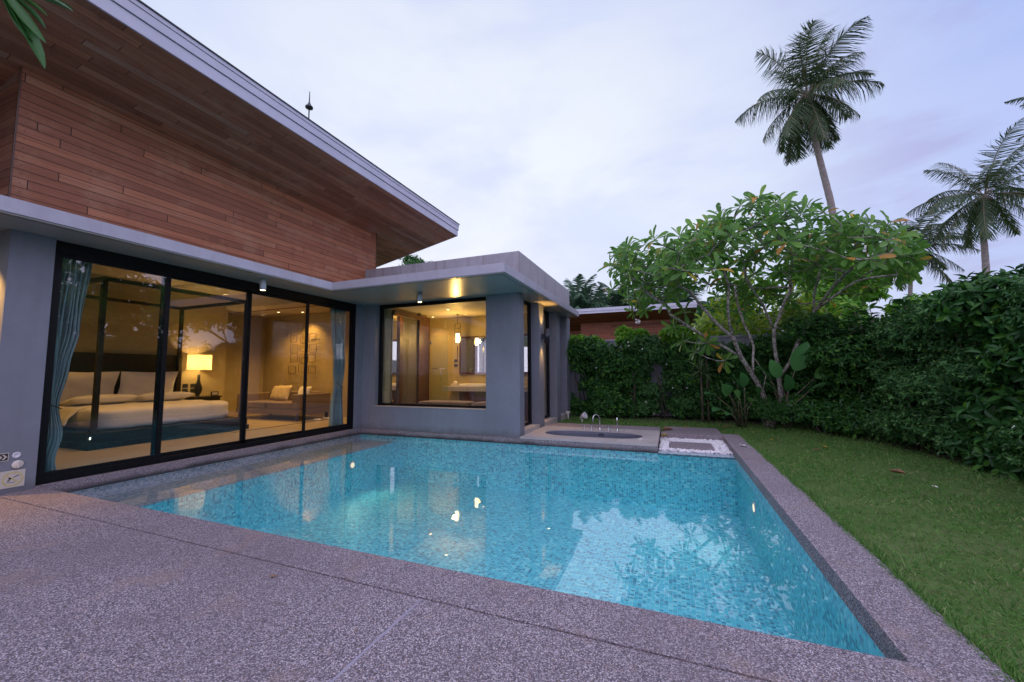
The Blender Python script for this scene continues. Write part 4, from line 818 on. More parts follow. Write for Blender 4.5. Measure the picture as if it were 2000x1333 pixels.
# ================================================================ TREES AND PLANTS
def grow_tree(limbs, tips, seg=0.28, up_bias=0.0, tip_r=0.010, expo=2.65, seed=0, wob=.05, straight=.5):
    """limbs: polylines (first point may lie on an earlier limb). Returns mesh builder and tip axes."""
    rg = np.random.default_rng(seed); P = []; par = []
    def add(p, q): P.append(np.array(p, float)); par.append(q); return len(P)-1
    for L in limbs:
        L = [np.array(p, float) for p in L]
        if P:
            dd = [np.linalg.norm(p-L[0]) for p in P]; k = int(np.argmin(dd)); cur = k if dd[k] < .25 else add(L[0], -1)
        else: cur = add(L[0], -1)
        for a, b_ in zip(L, L[1:]):
            n_ = max(1, int(np.linalg.norm(b_-a)/seg))
            for i in range(1, n_+1):
                p = a+(b_-a)*i/n_; cur = add(p+rg.normal(0, wob*.3, 3)*(0 if i == n_ else 1), cur)
    base_n = len(P); low = min(p[2] for p in P)
    ok_from = [i for i in range(base_n) if P[i][2] > low+.9]
    tips = [np.array(t_, float) for t_ in tips]
    A = np.array(P); dist0 = [min(np.linalg.norm(A[ok_from]-t_, axis=1)) for t_ in tips]
    axes = [None]*len(tips)
    usable = list(ok_from)
    for ti in np.argsort(dist0):
        t_ = tips[ti]; U = np.array([P[i] for i in usable]); dv = t_-U; dl = np.linalg.norm(dv, axis=1)
        cost = dl+.9*np.maximum(0, U[:, 2]-t_[2]+.10)*2
        k = usable[int(np.argmin(cost))]; p0 = P[k]; d = t_-p0; L_ = np.linalg.norm(d)
        pd = (P[k]-P[par[k]]) if par[k] >= 0 else np.array([0, 0, 1.0]); pd = pd/max(1e-6, np.linalg.norm(pd))
        c1 = p0+pd*L_*.28+d*.15+rg.normal(0, wob, 3)*L_*.5; n_ = max(2, int(L_/seg)+1); cur = k; prev = p0
        for i in range(1, n_+1):
            f = i/n_; p = (1-f)**2*p0+2*f*(1-f)*(c1+np.array([0, 0, -.05*L_]))+f*f*t_; cur = add(p, cur); usable.append(cur)
            if i == n_: axes[ti] = (p-prev)/max(1e-6, np.linalg.norm(p-prev))
            prev = p
    n_ = len(P); rad = np.zeros(n_); ch = [[] for _ in range(n_)]
    for i in range(n_-1, -1, -1):
        rad[i] = max(tip_r, rad[i]**(1/expo) if rad[i] > 0 else tip_r)
        if par[i] >= 0: rad[par[i]] += rad[i]**expo; ch[par[i]].append(i)
    m = MB(); done = set()
    starts = [i for i in range(n_) if par[i] < 0]; stack = [(i, None) for i in starts]
    while stack:
        s_, pre = stack.pop(); chain = ([pre] if pre is not None else [])+[s_]; cur = s_
        while ch[cur]:
            nx = max(ch[cur], key=lambda c: rad[c]); stack += [(c, cur) for c in ch[cur] if c != nx]; chain.append(nx); cur = nx
        if len(chain) > 1:
            rr_ = [rad[i] for i in chain]
            if pre is not None: rr_[0] = rr_[1]
            m.tube([P[i] for i in chain], rr_, 9 if max(rr_) > .04 else (6 if max(rr_) > .02 else 5), cap=True)
    return m, np.array(axes)

rng = np.random.default_rng(11); mk_later = []
def umbrella_tips(n, c, rx, ry, ztop, zedge, thick, seed, rot=0.0, gap=.26):
    rg = np.random.default_rng(seed); out = []; tries = 0
    while len(out) < n and tries < n*60:
        tries += 1; r_ = rg.uniform(0, 1)**.5; a = rg.uniform(0, 2*math.pi); x = r_*rx*math.cos(a); y = r_*ry*math.sin(a)
        zt = ztop-(ztop-zedge)*r_**2.2; z = zt-thick*rg.uniform(0, 1)**1.7*(1-.25*r_)
        z += .22*math.sin(x*2.1+seed)+.18*math.sin(y*2.7+seed*2)
        p = np.array([c[0]+x*math.cos(rot)-y*math.sin(rot), c[1]+x*math.sin(rot)+y*math.cos(rot), z])
        if all(np.linalg.norm(p-q_) > gap for q_ in out): out.append(p)
    return out
# the frangipani on the lawn
ft = thing('frangipani_tree', 'spreading frangipani with pale forked trunks and umbrella crown on the lawn edge', 'tree', (2.15, 11.2, -.05))
limbs = [[(2.14, 11.3, -.1), (2.15, 11.22, .45), (2.02, 11.15, .85), (1.82, 10.9, 1.2), (1.56, 10.65, 1.62), (1.38, 10.42, 2.08), (1.26, 10.1, 2.75), (1.3, 10.05, 3.25), (1.07, 9.9, 3.9)],
         [(1.38, 10.42, 2.08), (.95, 10.15, 2.5), (.5, 9.85, 3.1), (.0, 9.6, 3.5), (-.6, 9.4, 3.75)],
         [(1.56, 10.65, 1.62), (.95, 10.3, 2.0), (.4, 9.9, 2.35), (.05, 9.7, 2.6)],
         [(2.3, 11.35, -.1), (2.5, 11.5, .4), (2.45, 11.42, 1.12), (2.36, 11.2, 2.3), (2.13, 11.05, 2.9), (1.75, 10.7, 3.5), (1.6, 10.3, 4.1)],
         [(2.45, 11.42, 1.12), (2.66, 11.28, 1.5), (2.82, 11.15, 2.0), (3.12, 11.0, 2.66), (3.1, 10.85, 3.05), (3.24, 10.7, 3.7), (3.2, 10.5, 4.2)],
         [(3.12, 11.0, 2.66), (3.55, 10.7, 3.05), (4.0, 10.4, 3.4), (4.45, 10.1, 3.7)],
         [(3.12, 11.0, 2.66), (3.3, 10.3, 3.1), (3.5, 9.6, 3.4)],
         [(2.36, 11.2, 2.3), (2.6, 11.5, 2.8), (2.85, 11.6, 3.3), (2.8, 11.5, 4.0)],
         [(1.82, 10.9, 1.2), (1.9, 11.1, 1.9), (1.7, 11.3, 2.7), (1.6, 11.4, 3.4)],
         [(2.0, 11.3, -.1), (1.95, 11.2, .5), (2.15, 11.25, 1.2), (1.95, 11.3, 1.6)]]
tips = [np.array((x_, y_, z_)) for x_, y_, z_ in ((4.55, 10.25, 3.75), (4.4, 10.0, 3.55), (4.65, 10.3, 3.5), (4.5, 10.6, 3.3), (4.3, 9.9, 3.85), (4.7, 10.5, 3.65))]+umbrella_tips(370, (1.95, 10.35), 3.85, 2.4, 4.52, 3.80, .85, 3, R(16), .26)
tips += [np.array((.35, 9.7, 2.65)), np.array((.1, 9.6, 2.3)), np.array((.3, 9.75, 2.0)), np.array((.8, 10.0, 1.95)), np.array((-.1, 9.5, 2.85)), np.array((.55, 9.9, 1.75)), np.array((1.15, 10.2, 1.55)), np.array((.0, 9.7, 3.1)), np.array((.2, 9.5, 3.2))]
tips = [p for p in tips if -.130*p[1] < p[0] < .452*p[1] and not (p[0] > .385*p[1] and (p[2] > 4.0 or p[2] < 3.25)) and not (p[0] > .31*p[1] and p[2] < 3.0)]
wood, ax = grow_tree(limbs, tips, seed=5); wood.build('trunk', 'bark_plumeria', ft)
axd = norm(ax*.6+np.array([0, 0, .45])+norm(np.array(tips)-np.array([1.95, 10.4, 3.2]))*.5)
V, F = rosettes(rng, np.array(tips), axd, 12, .255, (42, 108), .25, T_OBO, .02, .95)
npmesh('crown', V, F, 'leaf_plumeria', ft, smooth=True)
def blossoms(parent, C, rad_, mat='flower_white', k=5, name='blossom'):
    C = np.array(C); A = norm(rng.normal(0, 1, C.shape)+np.array([0, -.6, .8])); V, F = rosettes(rng, C, A, k, rad_, (60, 75), .1, T_ELL, 0, 1.6); return npmesh(name, V, F, mat, parent)
bc = np.concatenate([np.array(tips[i])+rng.normal(0, .05, (6, 3))+[0, 0, .12] for i in (12, 60, 130, 200, 260, 300)]+[np.array((-.75, 10.6, 2.62))+rng.normal(0, .05, (10, 3))])
blossoms(ft, bc, .035)

# frangipani beyond the right edge of the lawn (its crown mirrors in the doors) and the lime one behind
def simple_frangipani(name, label, base, h, spread, n, seed, leafmat, lsize=.27, tz=1.3):
    b0 = np.array(base); t = thing(name, label, 'tree', tuple(base)); rg = np.random.default_rng(seed); L = []
    L.append([b0+[0, 0, -.1], b0+[.05, .05, h*.25], b0+[.0, .1, h*.4]])
    for i in range(5):
        a = i*1.257+rg.uniform(-.3, .3); L.append([b0+[0, .1, h*.4], b0+[math.cos(a)*spread*.22, math.sin(a)*spread*.22, h*.58], b0+[math.cos(a)*spread*.5, math.sin(a)*spread*.5, h*.78]])
    tp = umbrella_tips(n, base[:2], spread, spread, h, h*.72, tz, seed, 0, .22); m, ax_ = grow_tree(L, tp, seed=seed); m.build('trunk', 'bark_plumeria', t)
    V, F = rosettes(rg, np.array(tp), norm(ax_*.6+np.array([0, 0, .6])), 11, lsize, (42, 105), .25, T_OBO, .02, .95); npmesh('crown', V, F, leafmat, t, smooth=True); return t
simple_frangipani('frangipani_tree', 'frangipani whose crown shows only as a reflection in the glass doors', (8.0, 6.4, 0), 5.6, 2.7, 230, 21, 'leaf_plumeria')
simple_frangipani('frangipani_tree', 'lime leaved frangipani growing behind the boundary wall', (2.6, 14.6, 0), 4.0, 1.9, 130, 33, 'leaf_lime', .30, 2.0)
simple_frangipani('frangipani_tree', 'smaller lime leaved frangipani filling the gap near the neighbour house', (4.6, 14.9, 0), 3.8, 1.5, 80, 35, 'leaf_bright', .30, 2.2)

for i, (x, y, h, s_, lb) in enumerate(((10.5, 9.0, 7.6, 2.6, 'tall dense tree right of the garden, mirrored in the glass doors nearest the pillar'), (10.8, 5.0, 7.8, 2.6, 'tall dense tree right of the pool deck, outside the frame'), (11.5, 13.2, 6.4, 2.4, 'dense tree beyond the right garden wall, outside the frame'))):
    rg_ = np.random.default_rng(300+i); mk_later.append((lb, x, y, h, s_, rg_))

# overhanging spray in the top left corner, close to the lens
t = thing('overhanging_branch', 'glossy dark leaves of an overhanging branch in the top corner before the eave', 'branch', (-2.85, .62, 3.25))
q = MB(); q.tube([(-3.3, .35, 3.9), (-3.0, .5, 3.55), (-2.80, .67, 3.16), (-2.76, .70, 3.06)], [.028, .022, .014, .010], 8); q.build('twig', 'twig_bark', t)
O_ = np.array([(-2.76, .70, 3.06)]*9); E_ = np.array([(-2.575, .80, 2.70), (-2.585, .79, 2.815), (-2.585, .795, 2.885), (-2.63, .76, 2.80), (-2.60, .80, 2.955), (-2.47, .83, 2.965), (-2.84, .70, 2.90), (-2.55, .86, 3.03), (-2.60, .70, 3.12)])
X_ = E_-O_; Ln = np.linalg.norm(X_, axis=1)*1.02
Nn = np.array([(.9, -.2, .4), (.5, -.8, .3), (.9, .1, .5), (-.6, -.8, .1), (.3, -.3, .9), (.1, -.5, .9), (-.2, -.9, .1), (.2, -.2, 1), (.1, -.7, .8)])
T_OH = leaf_tpl([(0, .01), (.15, .04), (.4, .085), (.65, .10), (.85, .07), (.96, .03), (1, .004)], .05, .35)
V, F = inst(T_OH, O_, X_, Nn, Ln, Ln*.62); npmesh('leaves', V, F, 'leaf_hedge', t, smooth=True)

# palms -----------------------------------------------------------
def frond(rg, o, az, el, L, droop, nl=34, ll=.75, wind=(0, 0, 0), lw=.05, hang=.55):
    pts = [np.array(o, float)]; d = np.array([math.cos(az)*math.cos(el), math.sin(az)*math.cos(el), math.sin(el)]); n_ = 12; dirs = [d]
    for i in range(n_):
        f = i/n_; d = d+np.array([0, 0, -1.0])*droop/n_*(.4+1.3*f)+np.array(wind)*f/n_; d = d/np.linalg.norm(d); pts.append(pts[-1]+d*L/n_); dirs.append(d)
    pts = np.array(pts); dirs = np.array(dirs); s_ = np.linspace(.12, 1, nl); idx = s_*n_; i0 = np.minimum(idx.astype(int), n_-1); fr = (idx-i0)[:, None]
    C_ = pts[i0]*(1-fr)+pts[i0+1]*fr; D_ = norm(dirs[i0]*(1-fr)+dirs[np.minimum(i0+1, n_)]*fr)
    side = norm(np.cross(D_, [0, 0, 1.0])+1e-4); upv = np.cross(side, D_); prof = ll*np.sin(np.pi*np.clip(s_*.86+.13, 0, 1))**.6
    Os, Xs, Ns, Ls = [], [], [], []
    for sg in (1, -1):
        X = norm(side*sg*.8+D_*(.45+.5*s_[:, None]**2)+np.array([0, 0, -hang])+upv*.25+np.array(wind)*.35+rg.normal(0, .09, D_.shape)); Os.append(C_); Xs.append(X); Ns.append(upv+rg.normal(0, .2, D_.shape)); Ls.append(prof*rg.uniform(.85, 1.1, nl))
    O = np.concatenate(Os); L_ = np.concatenate(Ls); Vf, Ff = inst(T_BLADE, O, np.concatenate(Xs), np.concatenate(Ns), L_, np.full(len(O), lw)); return Vf, Ff, pts
def palm(name, label, trunk, L, nf, seed, wind=(0, 0, 0), r=.17, mat='leaf_palm', group=None, ll=.8, els=(-60, 80), droop=1.0, nuts=True, azs=None, trunk_mat='bark_palm', lw=.055, nl=40):
    rg = np.random.default_rng(seed); t = thing(name, label, 'palm', tuple(trunk[0]), group); top = np.array(trunk[-1], float)
    q = MB(); k = len(trunk); ps = []
    for a, b_ in zip(trunk, trunk[1:]):
        for f in np.linspace(0, 1, 8, endpoint=False): ps.append(tuple(np.array(a)*(1-f)+np.array(b_)*f))
    ps.append(tuple(top)); n_ = len(ps); q.tube(ps, [r*(1.25-.5*i/n_)*(1+.05*(i % 2)) for i in range(n_)], 10); q.build('trunk', trunk_mat, t)
    parts = []; rach = MB()
    for i in range(nf):
        f = (i+.5)/nf; el = R(lerp(els[1], els[0], f**1.15))+rg.normal(0, .07); az = (i*2.399+rg.normal(0, .2)) if azs is None else azs[i % len(azs)]+rg.normal(0, .15)
        Lf = L*rg.uniform(.85, 1.08)*(1-.12*f); V, F, pts = frond(rg, top+np.array([math.cos(az), math.sin(az), .3])*r*.6, az, el, Lf, droop*(1.05-.35*f), nl, ll*rg.uniform(.9, 1.1), wind, lw, hang=.45+.5*f); parts.append((V, F))
        rach.tube(pts, np.linspace(.035, .008, len(pts))*(r/.17), 4, cap=False)
    V, F = merge(parts); cr = npmesh('crown', V, F, mat, t); rach.build('frond_stalks', 'twig_bark', t)
    if nuts:
        q = MB(); rr_ = random.Random(seed)
        for i in range(9):
            a = rr_.uniform(0, 6.28); c_ = top+np.array([math.cos(a)*.30, math.sin(a)*.30, -.25+rr_.uniform(-.2, .15)]); q.lathe(tuple(c_), [(0, -.14), (.09, -.10), (.125, 0), (.09, .10), (0, .14)], 10)
        q.build('coconuts', 'twig_bark', t)
    return t
G3 = 'coconut palms beyond the garden'
palm('coconut_palm', 'tallest coconut palm with leaning trunk and windswept full crown', [(11.2, 31.8, 0), (10.9, 31.7, 5), (10.54, 31.5, 9), (10.1, 31.1, 12.4), (9.55, 30.7, 15.2), (9.15, 30.4, 17.4), (8.95, 30.1, 19.3)], 4.5, 25, 2, (.55, .25, .12), .19, group=G3, ll=1.5, droop=1.25, els=(-72, 84), lw=.048, nl=64)
palm('coconut_palm', 'mid height coconut palm near the right edge above the hedge', [(20.9, 38, 0), (20.85, 37.8, 8.2), (20.8, 37.6, 11), (20.95, 37.4, 13.6)], 4.7, 21, 8, (.5, .2, .1), .17, group=G3, ll=1.35, els=(-62, 80), droop=1.2, lw=.048, nl=60)
palm('coconut_palm', 'small distant coconut palm behind the frangipani crown', [(21.3, 49, 0), (21.4, 48.9, 7), (21.9, 48.8, 13.0)], 5.4, 22, 15, (.6, .1, .1), .17, group=G3, ll=1.3, els=(-50, 75), droop=1.2, lw=.07, nl=54)
palm('coconut_palm', 'coconut palm outside the frame with one frond tip showing', [(31.3, 42.5, 0), (31.4, 42.5, 21.0)], 5.9, 14, 5, (0, 0, .1), .17, group=G3, ll=1.2, els=(-40, 60), droop=.9, lw=.10, nl=56)
G4 = 'areca palms behind the neighbour house'
for i, (x, y, z, lb) in enumerate(((-5.5, 25.6, 4.6, 'areca palm clump nearest the villa parapet'), (-4.2, 26.2, 4.1, 'low dense areca palm clump beside the tall one'), (-2.7, 26.6, 4.6, 'areca palm clump with two upright spear fronds'), (-1.2, 27.1, 4.1, 'rounded areca palm clump over the middle of the neighbour roof'), (.6, 27.5, 4.4, 'areca palm clump half hidden by the frangipani crown'))):
    palm('areca_palm', lb, [(x, y, 0), (x, y, z+0.5)], 2.7, 18, 40+i, (.1, 0, 0), .09, 'leaf_areca', G4, ll=.75, els=(15, 86), droop=1.7, nuts=False, lw=.07, nl=44)

# shrubs ----------------------------------------------------------
def blob_points(rg, blobs, n, low=-.5):
    """points and outward axes on the upper/outer skin of several ellipsoids"""
    B = np.array(blobs, float); wgt = B[:, 3]*B[:, 4]; wgt = wgt/wgt.sum(); k = rg.choice(len(B), n, p=wgt); d = norm(rg.normal(0, 1, (n, 3))); d[:, 2] = np.where(d[:, 2] < low, -d[:, 2]*.5, d[:, 2]); d = norm(d)
    s_ = rg.uniform(.72, 1.06, (n, 1)); P = B[k, :3]+d*B[k, 3:6]*s_; return P, norm(d/B[k, 3:6])
def shrub(name, label, cat, base, blobs, n, k, L, leaf, tpl=T_SM, seed=0, group=None, wr=1.0, tilt=(35, 100), stems=5, flowers=0, cull=True, fl_r=.03, core=None):
    rg = np.random.default_rng(seed); t = thing(name, label, cat, tuple(base), group); P, A = blob_points(rg, blobs, n)
    if cull:
        B = np.array(blobs, float); q_ = ((P[:, None]-B[None, :, :3])/B[None, :, 3:6]); ins = (np.linalg.norm(q_, axis=2) < .70).any(1); P, A = P[~ins], A[~ins]
    P = P[P[:, 2] > .02]; A = A[:len(P)] if len(A) != len(P) else A
    return t, P, A, rg
def make_shrub(name, label, cat, base, blobs, n, k, L, leaf, tpl=T_SM, seed=0, group=None, wr=1.0, tilt=(35, 100), flowers=0, fl_r=.028, bark='bark_dark', inner=.3):
    rg = np.random.default_rng(seed); t = thing(name, label, cat, tuple(base), group); P, A = blob_points(rg, blobs, n)
    B = np.array(blobs, float); ins = (np.linalg.norm((P[:, None]-B[None, :, :3])/B[None, :, 3:6], axis=2) < .68).any(1); ok = ~ins & (P[:, 2] > .04); P, A = P[ok], A[ok]
    V1 = rosettes(rg, P, norm(A+np.array([0, 0, .45])+rg.normal(0, .25, A.shape)), k, L, tilt, .3, tpl, .0, wr)
    # inner foliage so that the mass is not see-through
    n2 = int(n*inner); kk = rg.choice(len(B), n2, p=(B[:, 3]*B[:, 4])/(B[:, 3]*B[:, 4]).sum()); P2 = B[kk, :3]+norm(rg.normal(0, 1, (n2, 3)))*B[kk, 3:6]*rg.uniform(.35, .75, (n2, 1)); P2 = P2[P2[:, 2] > .05]
    V2 = rosettes(rg, P2, rg.normal(0, 1, P2.shape), max(3, k-2), L*1.5, (30, 110), .2, tpl, 0, wr*1.1)
    V, F = merge([V1, V2]); npmesh('foliage', V, F, leaf, t, smooth=False)
    q = MB(); bz = np.array(base, float)
    for i in range(min(7, len(B))):
        e = B[rg.integers(len(B)), :3]; m_ = (bz+e)/2+rg.normal(0, .12, 3); s0 = bz+np.array([rg.uniform(-.25, .25), rg.uniform(-.25, .25), -.05]); q.tube([s0, m_, e], [.014, .010, .006], 5)
    q.build('stems', bark, t)
    if flowers:
        fi = rg.choice(len(P), flowers, replace=False); V, F = rosettes(rg, P[fi]+A[fi]*.06, A[fi], 5, fl_r, (60, 80), .1, T_SM, 0, 1.5); npmesh('flowers', V, F, 'flower_white', t)
    return t
def blobs_for(rg, x0, x1, y0, y1, ztop, n=14, r=(.35, .6), zmin=.12, jit=.2):
    o = []
    for i in range(n):
        z = zmin+(ztop-zmin-.2)*((i+.5)/n); rr_ = rg.uniform(*r)
        o.append((rg.uniform(x0, x1)-(.22*rg.uniform(-1, 1)), rg.uniform(y0, y1)-.12*rg.uniform(-1, 1), z+rg.uniform(-jit, jit)*.6, rr_*rg.uniform(.7, 1.05), rr_*rg.uniform(.7, 1.05), rr_*rg.uniform(.45, .8)))
    for i in range(5): rr_ = rg.uniform(.2, .34); o.append((x0+rg.uniform(-.12, .15), y0+(y1-y0)*(i+.5)/5, rr_*.7+rg.uniform(0, .12), rr_, rr_, rr_*.9))
    for i in range(max(3, n//4)):
        rr_ = rg.uniform(*r)*.85; o.append((rg.uniform(x0, x1), rg.uniform(y0, y1), ztop-rr_*.7+rg.uniform(-.2, .1), rr_, rr_, rr_))
    return o
GH = 'clipped hedge shrubs along the lawn'; HR = np.random.default_rng(77)
# right hand hedge: (x0,x1,y0,y1,ztop, leaf kind)
right = [(3.95, 4.9, 2.6, 4.2, 2.45, 'fine', 'fine leaved hedge shrub beyond the right edge beside the lawn'),
         (3.95, 4.9, 4.2, 5.6, 2.5, 'broad', 'broad leaved hedge shrub at the near end of the right hedge'),
         (4.0, 4.9, 5.4, 6.7, 2.52, 'fine', 'fine leaved flowering shrub cut by the right edge of the view'),
         (4.05, 4.8, 6.5, 7.6, 2.45, 'broad', 'dark broad leaved shrub with lime shoots between fine leaved ones'),
         (3.95, 4.7, 7.4, 8.6, 2.42, 'fine', 'fine leaved shrub dotted with tiny white flowers in mid hedge'),
         (3.65, 4.5, 8.5, 9.7, 2.38, 'fine2', 'billowing small leaved shrub where the hedge begins to curve'),
         (3.15, 4.3, 9.7, 10.9, 2.2, 'broad2', 'medium leaved shrub beside the leaning frangipani trunk'),
         (3.2, 4.7, 10.9, 12.4, 2.4, 'broad2', 'tall broad leaved shrub in the hedge corner behind the frangipani')]
for i, (x0, x1, y0, y1, zt, kd, lb) in enumerate(right):
    if kd.startswith('fine'): n_, k_, L_, lf, tp, wr = (3600 if i else 1400), 6, (.062 if kd == 'fine' else .072), 'leaf_hedge_fine', T_SM, 1.0
    else: n_, k_, L_, lf, tp, wr = (1700 if kd == 'broad' else 2700), 6, (.13 if kd == 'broad' else .088), 'leaf_hedge', T_ELL, 1.0
    make_shrub('hedge_shrub', lb, 'shrub', ((x0+x1)/2, (y0+y1)/2, -.03), blobs_for(HR, x0, x1, y0, y1, zt, 17, (.42, .68)), n_, k_, L_, lf, tp, 100+i, GH, wr, flowers=(26 if kd == 'fine' else 0), inner=.45)
# back hedge
back = [(-2.9, -1.7, 2.25, 'bright back hedge shrub right beside the villa pier', 'b'), (-1.9, -.8, 1.95, 'dark back hedge shrub behind the curved spout', 'd'), (-.9, .3, 2.3, 'back hedge shrub under the neighbour wall with pale top leaves', 'f'), (.2, 1.3, 2.05, 'back hedge shrub left of the spiky plant', 'd'), (1.2, 2.4, 1.9, 'shadowed back hedge shrub behind the big paddle leaves', 'd'), (2.2, 3.4, 2.2, 'shadowed back hedge shrub behind the frangipani trunks', 'd')]
for i, (x0, x1, zt, lb, kd) in enumerate(back):
    make_shrub('hedge_shrub', lb, 'shrub', ((x0+x1)/2, 12.35, -.03), blobs_for(HR, x0, x1, 12.05, 12.6, zt, 15, (.36, .55)), 2600 if kd != 'f' else 3000, 6, .088 if kd != 'f' else .066, 'leaf_hedge' if kd != 'f' else 'leaf_hedge_fine', T_ELL if kd != 'f' else T_SM, 200+i, 'hedge shrubs along the back wall', 1.0, flowers=(14 if kd == 'f' else 4), inner=.45)
# bright new growth on top of the back hedge
for i, (x, z, lb) in enumerate(((-2.35, 2.42, 'lime green new growth atop the hedge beside the villa pier'), (-1.05, 2.50, 'lime green new growth atop the hedge before the timber wall'), (.35, 2.45, 'lime green new growth atop the hedge near the neighbour roof corner'))):
    make_shrub('croton_shrub', lb, 'shrub', (x, 12.3, -.03), [(x+HR.uniform(-.35, .35), 12.25+HR.uniform(-.2, .2), z-.15+HR.uniform(-.2, .1), .26, .26, .2) for _ in range(5)], 230, 7, .13, 'leaf_bright', T_ELL, 230+i, 'bright shrubs rising from the back hedge', .8, tilt=(25, 75), inner=.2)
make_shrub('low_bush', 'small bright bush hugging the foot of the frangipani trunks', 'bush', (2.15, 10.95, -.03), [(2.1, 10.9, .35, .35, .3, .28), (2.4, 10.85, .3, .3, .28, .25), (1.95, 10.95, .5, .22, .2, .2), (2.65, 10.95, .3, .3, .3, .25)], 700, 5, .055, 'leaf_hedge', T_SM, 240, inner=.3, flowers=4)
make_shrub('low_bush', 'low dark bush under the hedge corner beside the frangipani', 'bush', (3.0, 10.6, -.03), [(3.0, 10.6, .35, .4, .4, .3), (3.4, 10.2, .35, .4, .4, .35), (2.8, 11.2, .4, .4, .4, .35)], 800, 5, .09, 'leaf_hedge', T_ELL, 241, inner=.4)
make_shrub('rounded_tree', 'dense dark tree crown between neighbour roof and frangipani limbs', 'tree', (3.0, 20.5, 0), [(2.6+HR.uniform(-1.2, 1.2), 20.5+HR.uniform(-.8, .8), 2.2+HR.uniform(-1, 2.0), .9, .9, .8) for _ in range(14)], 1500, 6, .2, 'leaf_hedge', T_ELL, 242, inner=.4)
make_shrub('rounded_tree', 'green tree crown behind the right half of the frangipani', 'tree', (7.2, 19.5, 0), [(7.0+HR.uniform(-1.6, 1.6), 19.5+HR.uniform(-.8, .8), 3.6+HR.uniform(-1.8, 1.9), .9, .9, .8) for _ in range(16)], 1500, 6, .24, 'leaf_bright', T_ELL, 243, inner=.35)
make_shrub('rounded_tree', 'leafy tree top peeping over the flat roof beneath the eave', 'tree', (-9.6, 13.2, 0), [(-9.5+HR.uniform(-.9, .9), 13.1+HR.uniform(-.5, .5), 5.1+HR.uniform(-1.2, .75), .5, .5, .42) for _ in range(16)], 900, 6, .13, 'leaf_hedge', T_ELL, 244, inner=.3)

for lb, x, y, h, s_, rg_ in mk_later:
    make_shrub('dense_tree', lb, 'tree', (x, y, 0), [(x+rg_.uniform(-1, 1)*s_*.7, y+rg_.uniform(-1, 1)*s_*.7, h*.55+rg_.uniform(-1, 1)*h*.33, 1.1, 1.1, .95) for _ in range(22)], 620, 6, .30, 'leaf_hedge', T_ELL, 310+int(y), inner=.3)

def paddle_plant(name, label, base, leaves, seed, group=None, mat='leaf_big', sheen=1):
    """leaves: (tip point, leaf length, normal)"""
    rg = np.random.default_rng(seed); t = thing(name, label, 'plant', tuple(base), group); q = MB(); O, X, Nn, L = [], [], [], []
    for (p, ll, nn_) in leaves:
        p = np.array(p, float); b0 = np.array(base, float)+np.array([rg.uniform(-.12, .12), rg.uniform(-.12, .12), 0]); d = p-b0; mid = b0+d*.5+np.array([-.12*d[0], -.12*d[1], .12*abs(d[2])]); q.tube([b0, mid, p], [.013, .010, .007], 6)
        dx = p-mid; dx = dx/np.linalg.norm(dx); O.append(p); X.append(dx+np.array([0, 0, -.15])); Nn.append(nn_); L.append(ll)
    q.build('leaf_stalks', 'twig_bark', t); T_PD = leaf_tpl([(0, .01), (.08, .10), (.25, .21), (.5, .27), (.75, .22), (.92, .10), (1, .005)], .22, .18)
    V, F = inst(T_PD, np.array(O), np.array(X), np.array(Nn), np.array(L)); npmesh('leaves', V, F, mat, t, smooth=True)
paddle_plant('paddle_leaf_plant', 'clump of long stalked paddle leaves left of the frangipani trunk', (1.55, 11.0, -.03),
    [((1.12, 10.1, .92), 0.41, (-.5, -.8, .3)), ((1.22, 10.15, .80), 0.49, (-.2, -.95, .3)), ((1.40, 10.3, 1.0), 0.44, (.2, -.7, .7)), ((1.55, 10.4, .95), 0.44, (.2, -.95, .2)), ((1.42, 10.2, .70), 0.41, (0, -.9, .4)), ((1.75, 10.4, .72), 0.41, (.5, -.85, .2)), ((1.05, 10.2, .45), 0.41, (-.1, -.5, .9)), ((.95, 10.3, .75), 0.37, (-.3, -.5, .8)), ((1.62, 10.3, .62), 0.37, (.3, -.6, .7)), ((1.25, 10.3, .35), 0.37, (0, -.5, .9))], 1)
paddle_plant('paddle_leaf_plant', 'clump with one huge upright leaf between the frangipani trunks', (2.5, 11.25, -.03),
    [((2.62, 10.75, 1.30), 0.71, (-.1, -.97, .2)), ((2.30, 10.7, 1.15), 0.49, (-.2, -.9, .4)), ((2.12, 10.75, 1.15), 0.49, (-.2, -.6, .8)), ((2.85, 10.7, .85), 0.46, (.2, -.5, .85)), ((3.0, 10.8, 1.15), 0.51, (.4, -.8, .5)), ((2.45, 10.65, .85), 0.49, (0, -.9, .5)), ((2.2, 10.75, .85), 0.41, (-.3, -.7, .6)), ((2.9, 10.6, .55), 0.41, (.3, -.6, .7))], 2)
def spiky(name, label, base, zt, n, L, seed):
    rg = np.random.default_rng(seed); t = thing(name, label, 'plant', tuple(base)); q = MB(); q.tube([base, (base[0], base[1], zt)], [.03, .02], 7); q.build('stem', 'bark_dark', t); C_ = np.array([[base[0], base[1], zt-.05*i] for i in range(3)])
    V, F = rosettes(rg, C_, np.tile([[0, -.2, 1.0]], (3, 1)), n, L, (25, 115), .2, T_SM, .02, .22); npmesh('leaves', V, F, 'leaf_spiky', t)
spiky('dracaena', 'spiky striped dracaena head in front of the back hedge', (.9, 11.75, -.03), 1.98, 26, .38, 3); spiky('dracaena', 'lower dark spiky dracaena head against the back hedge', (.75, 11.6, -.03), 1.35, 24, .36, 4)
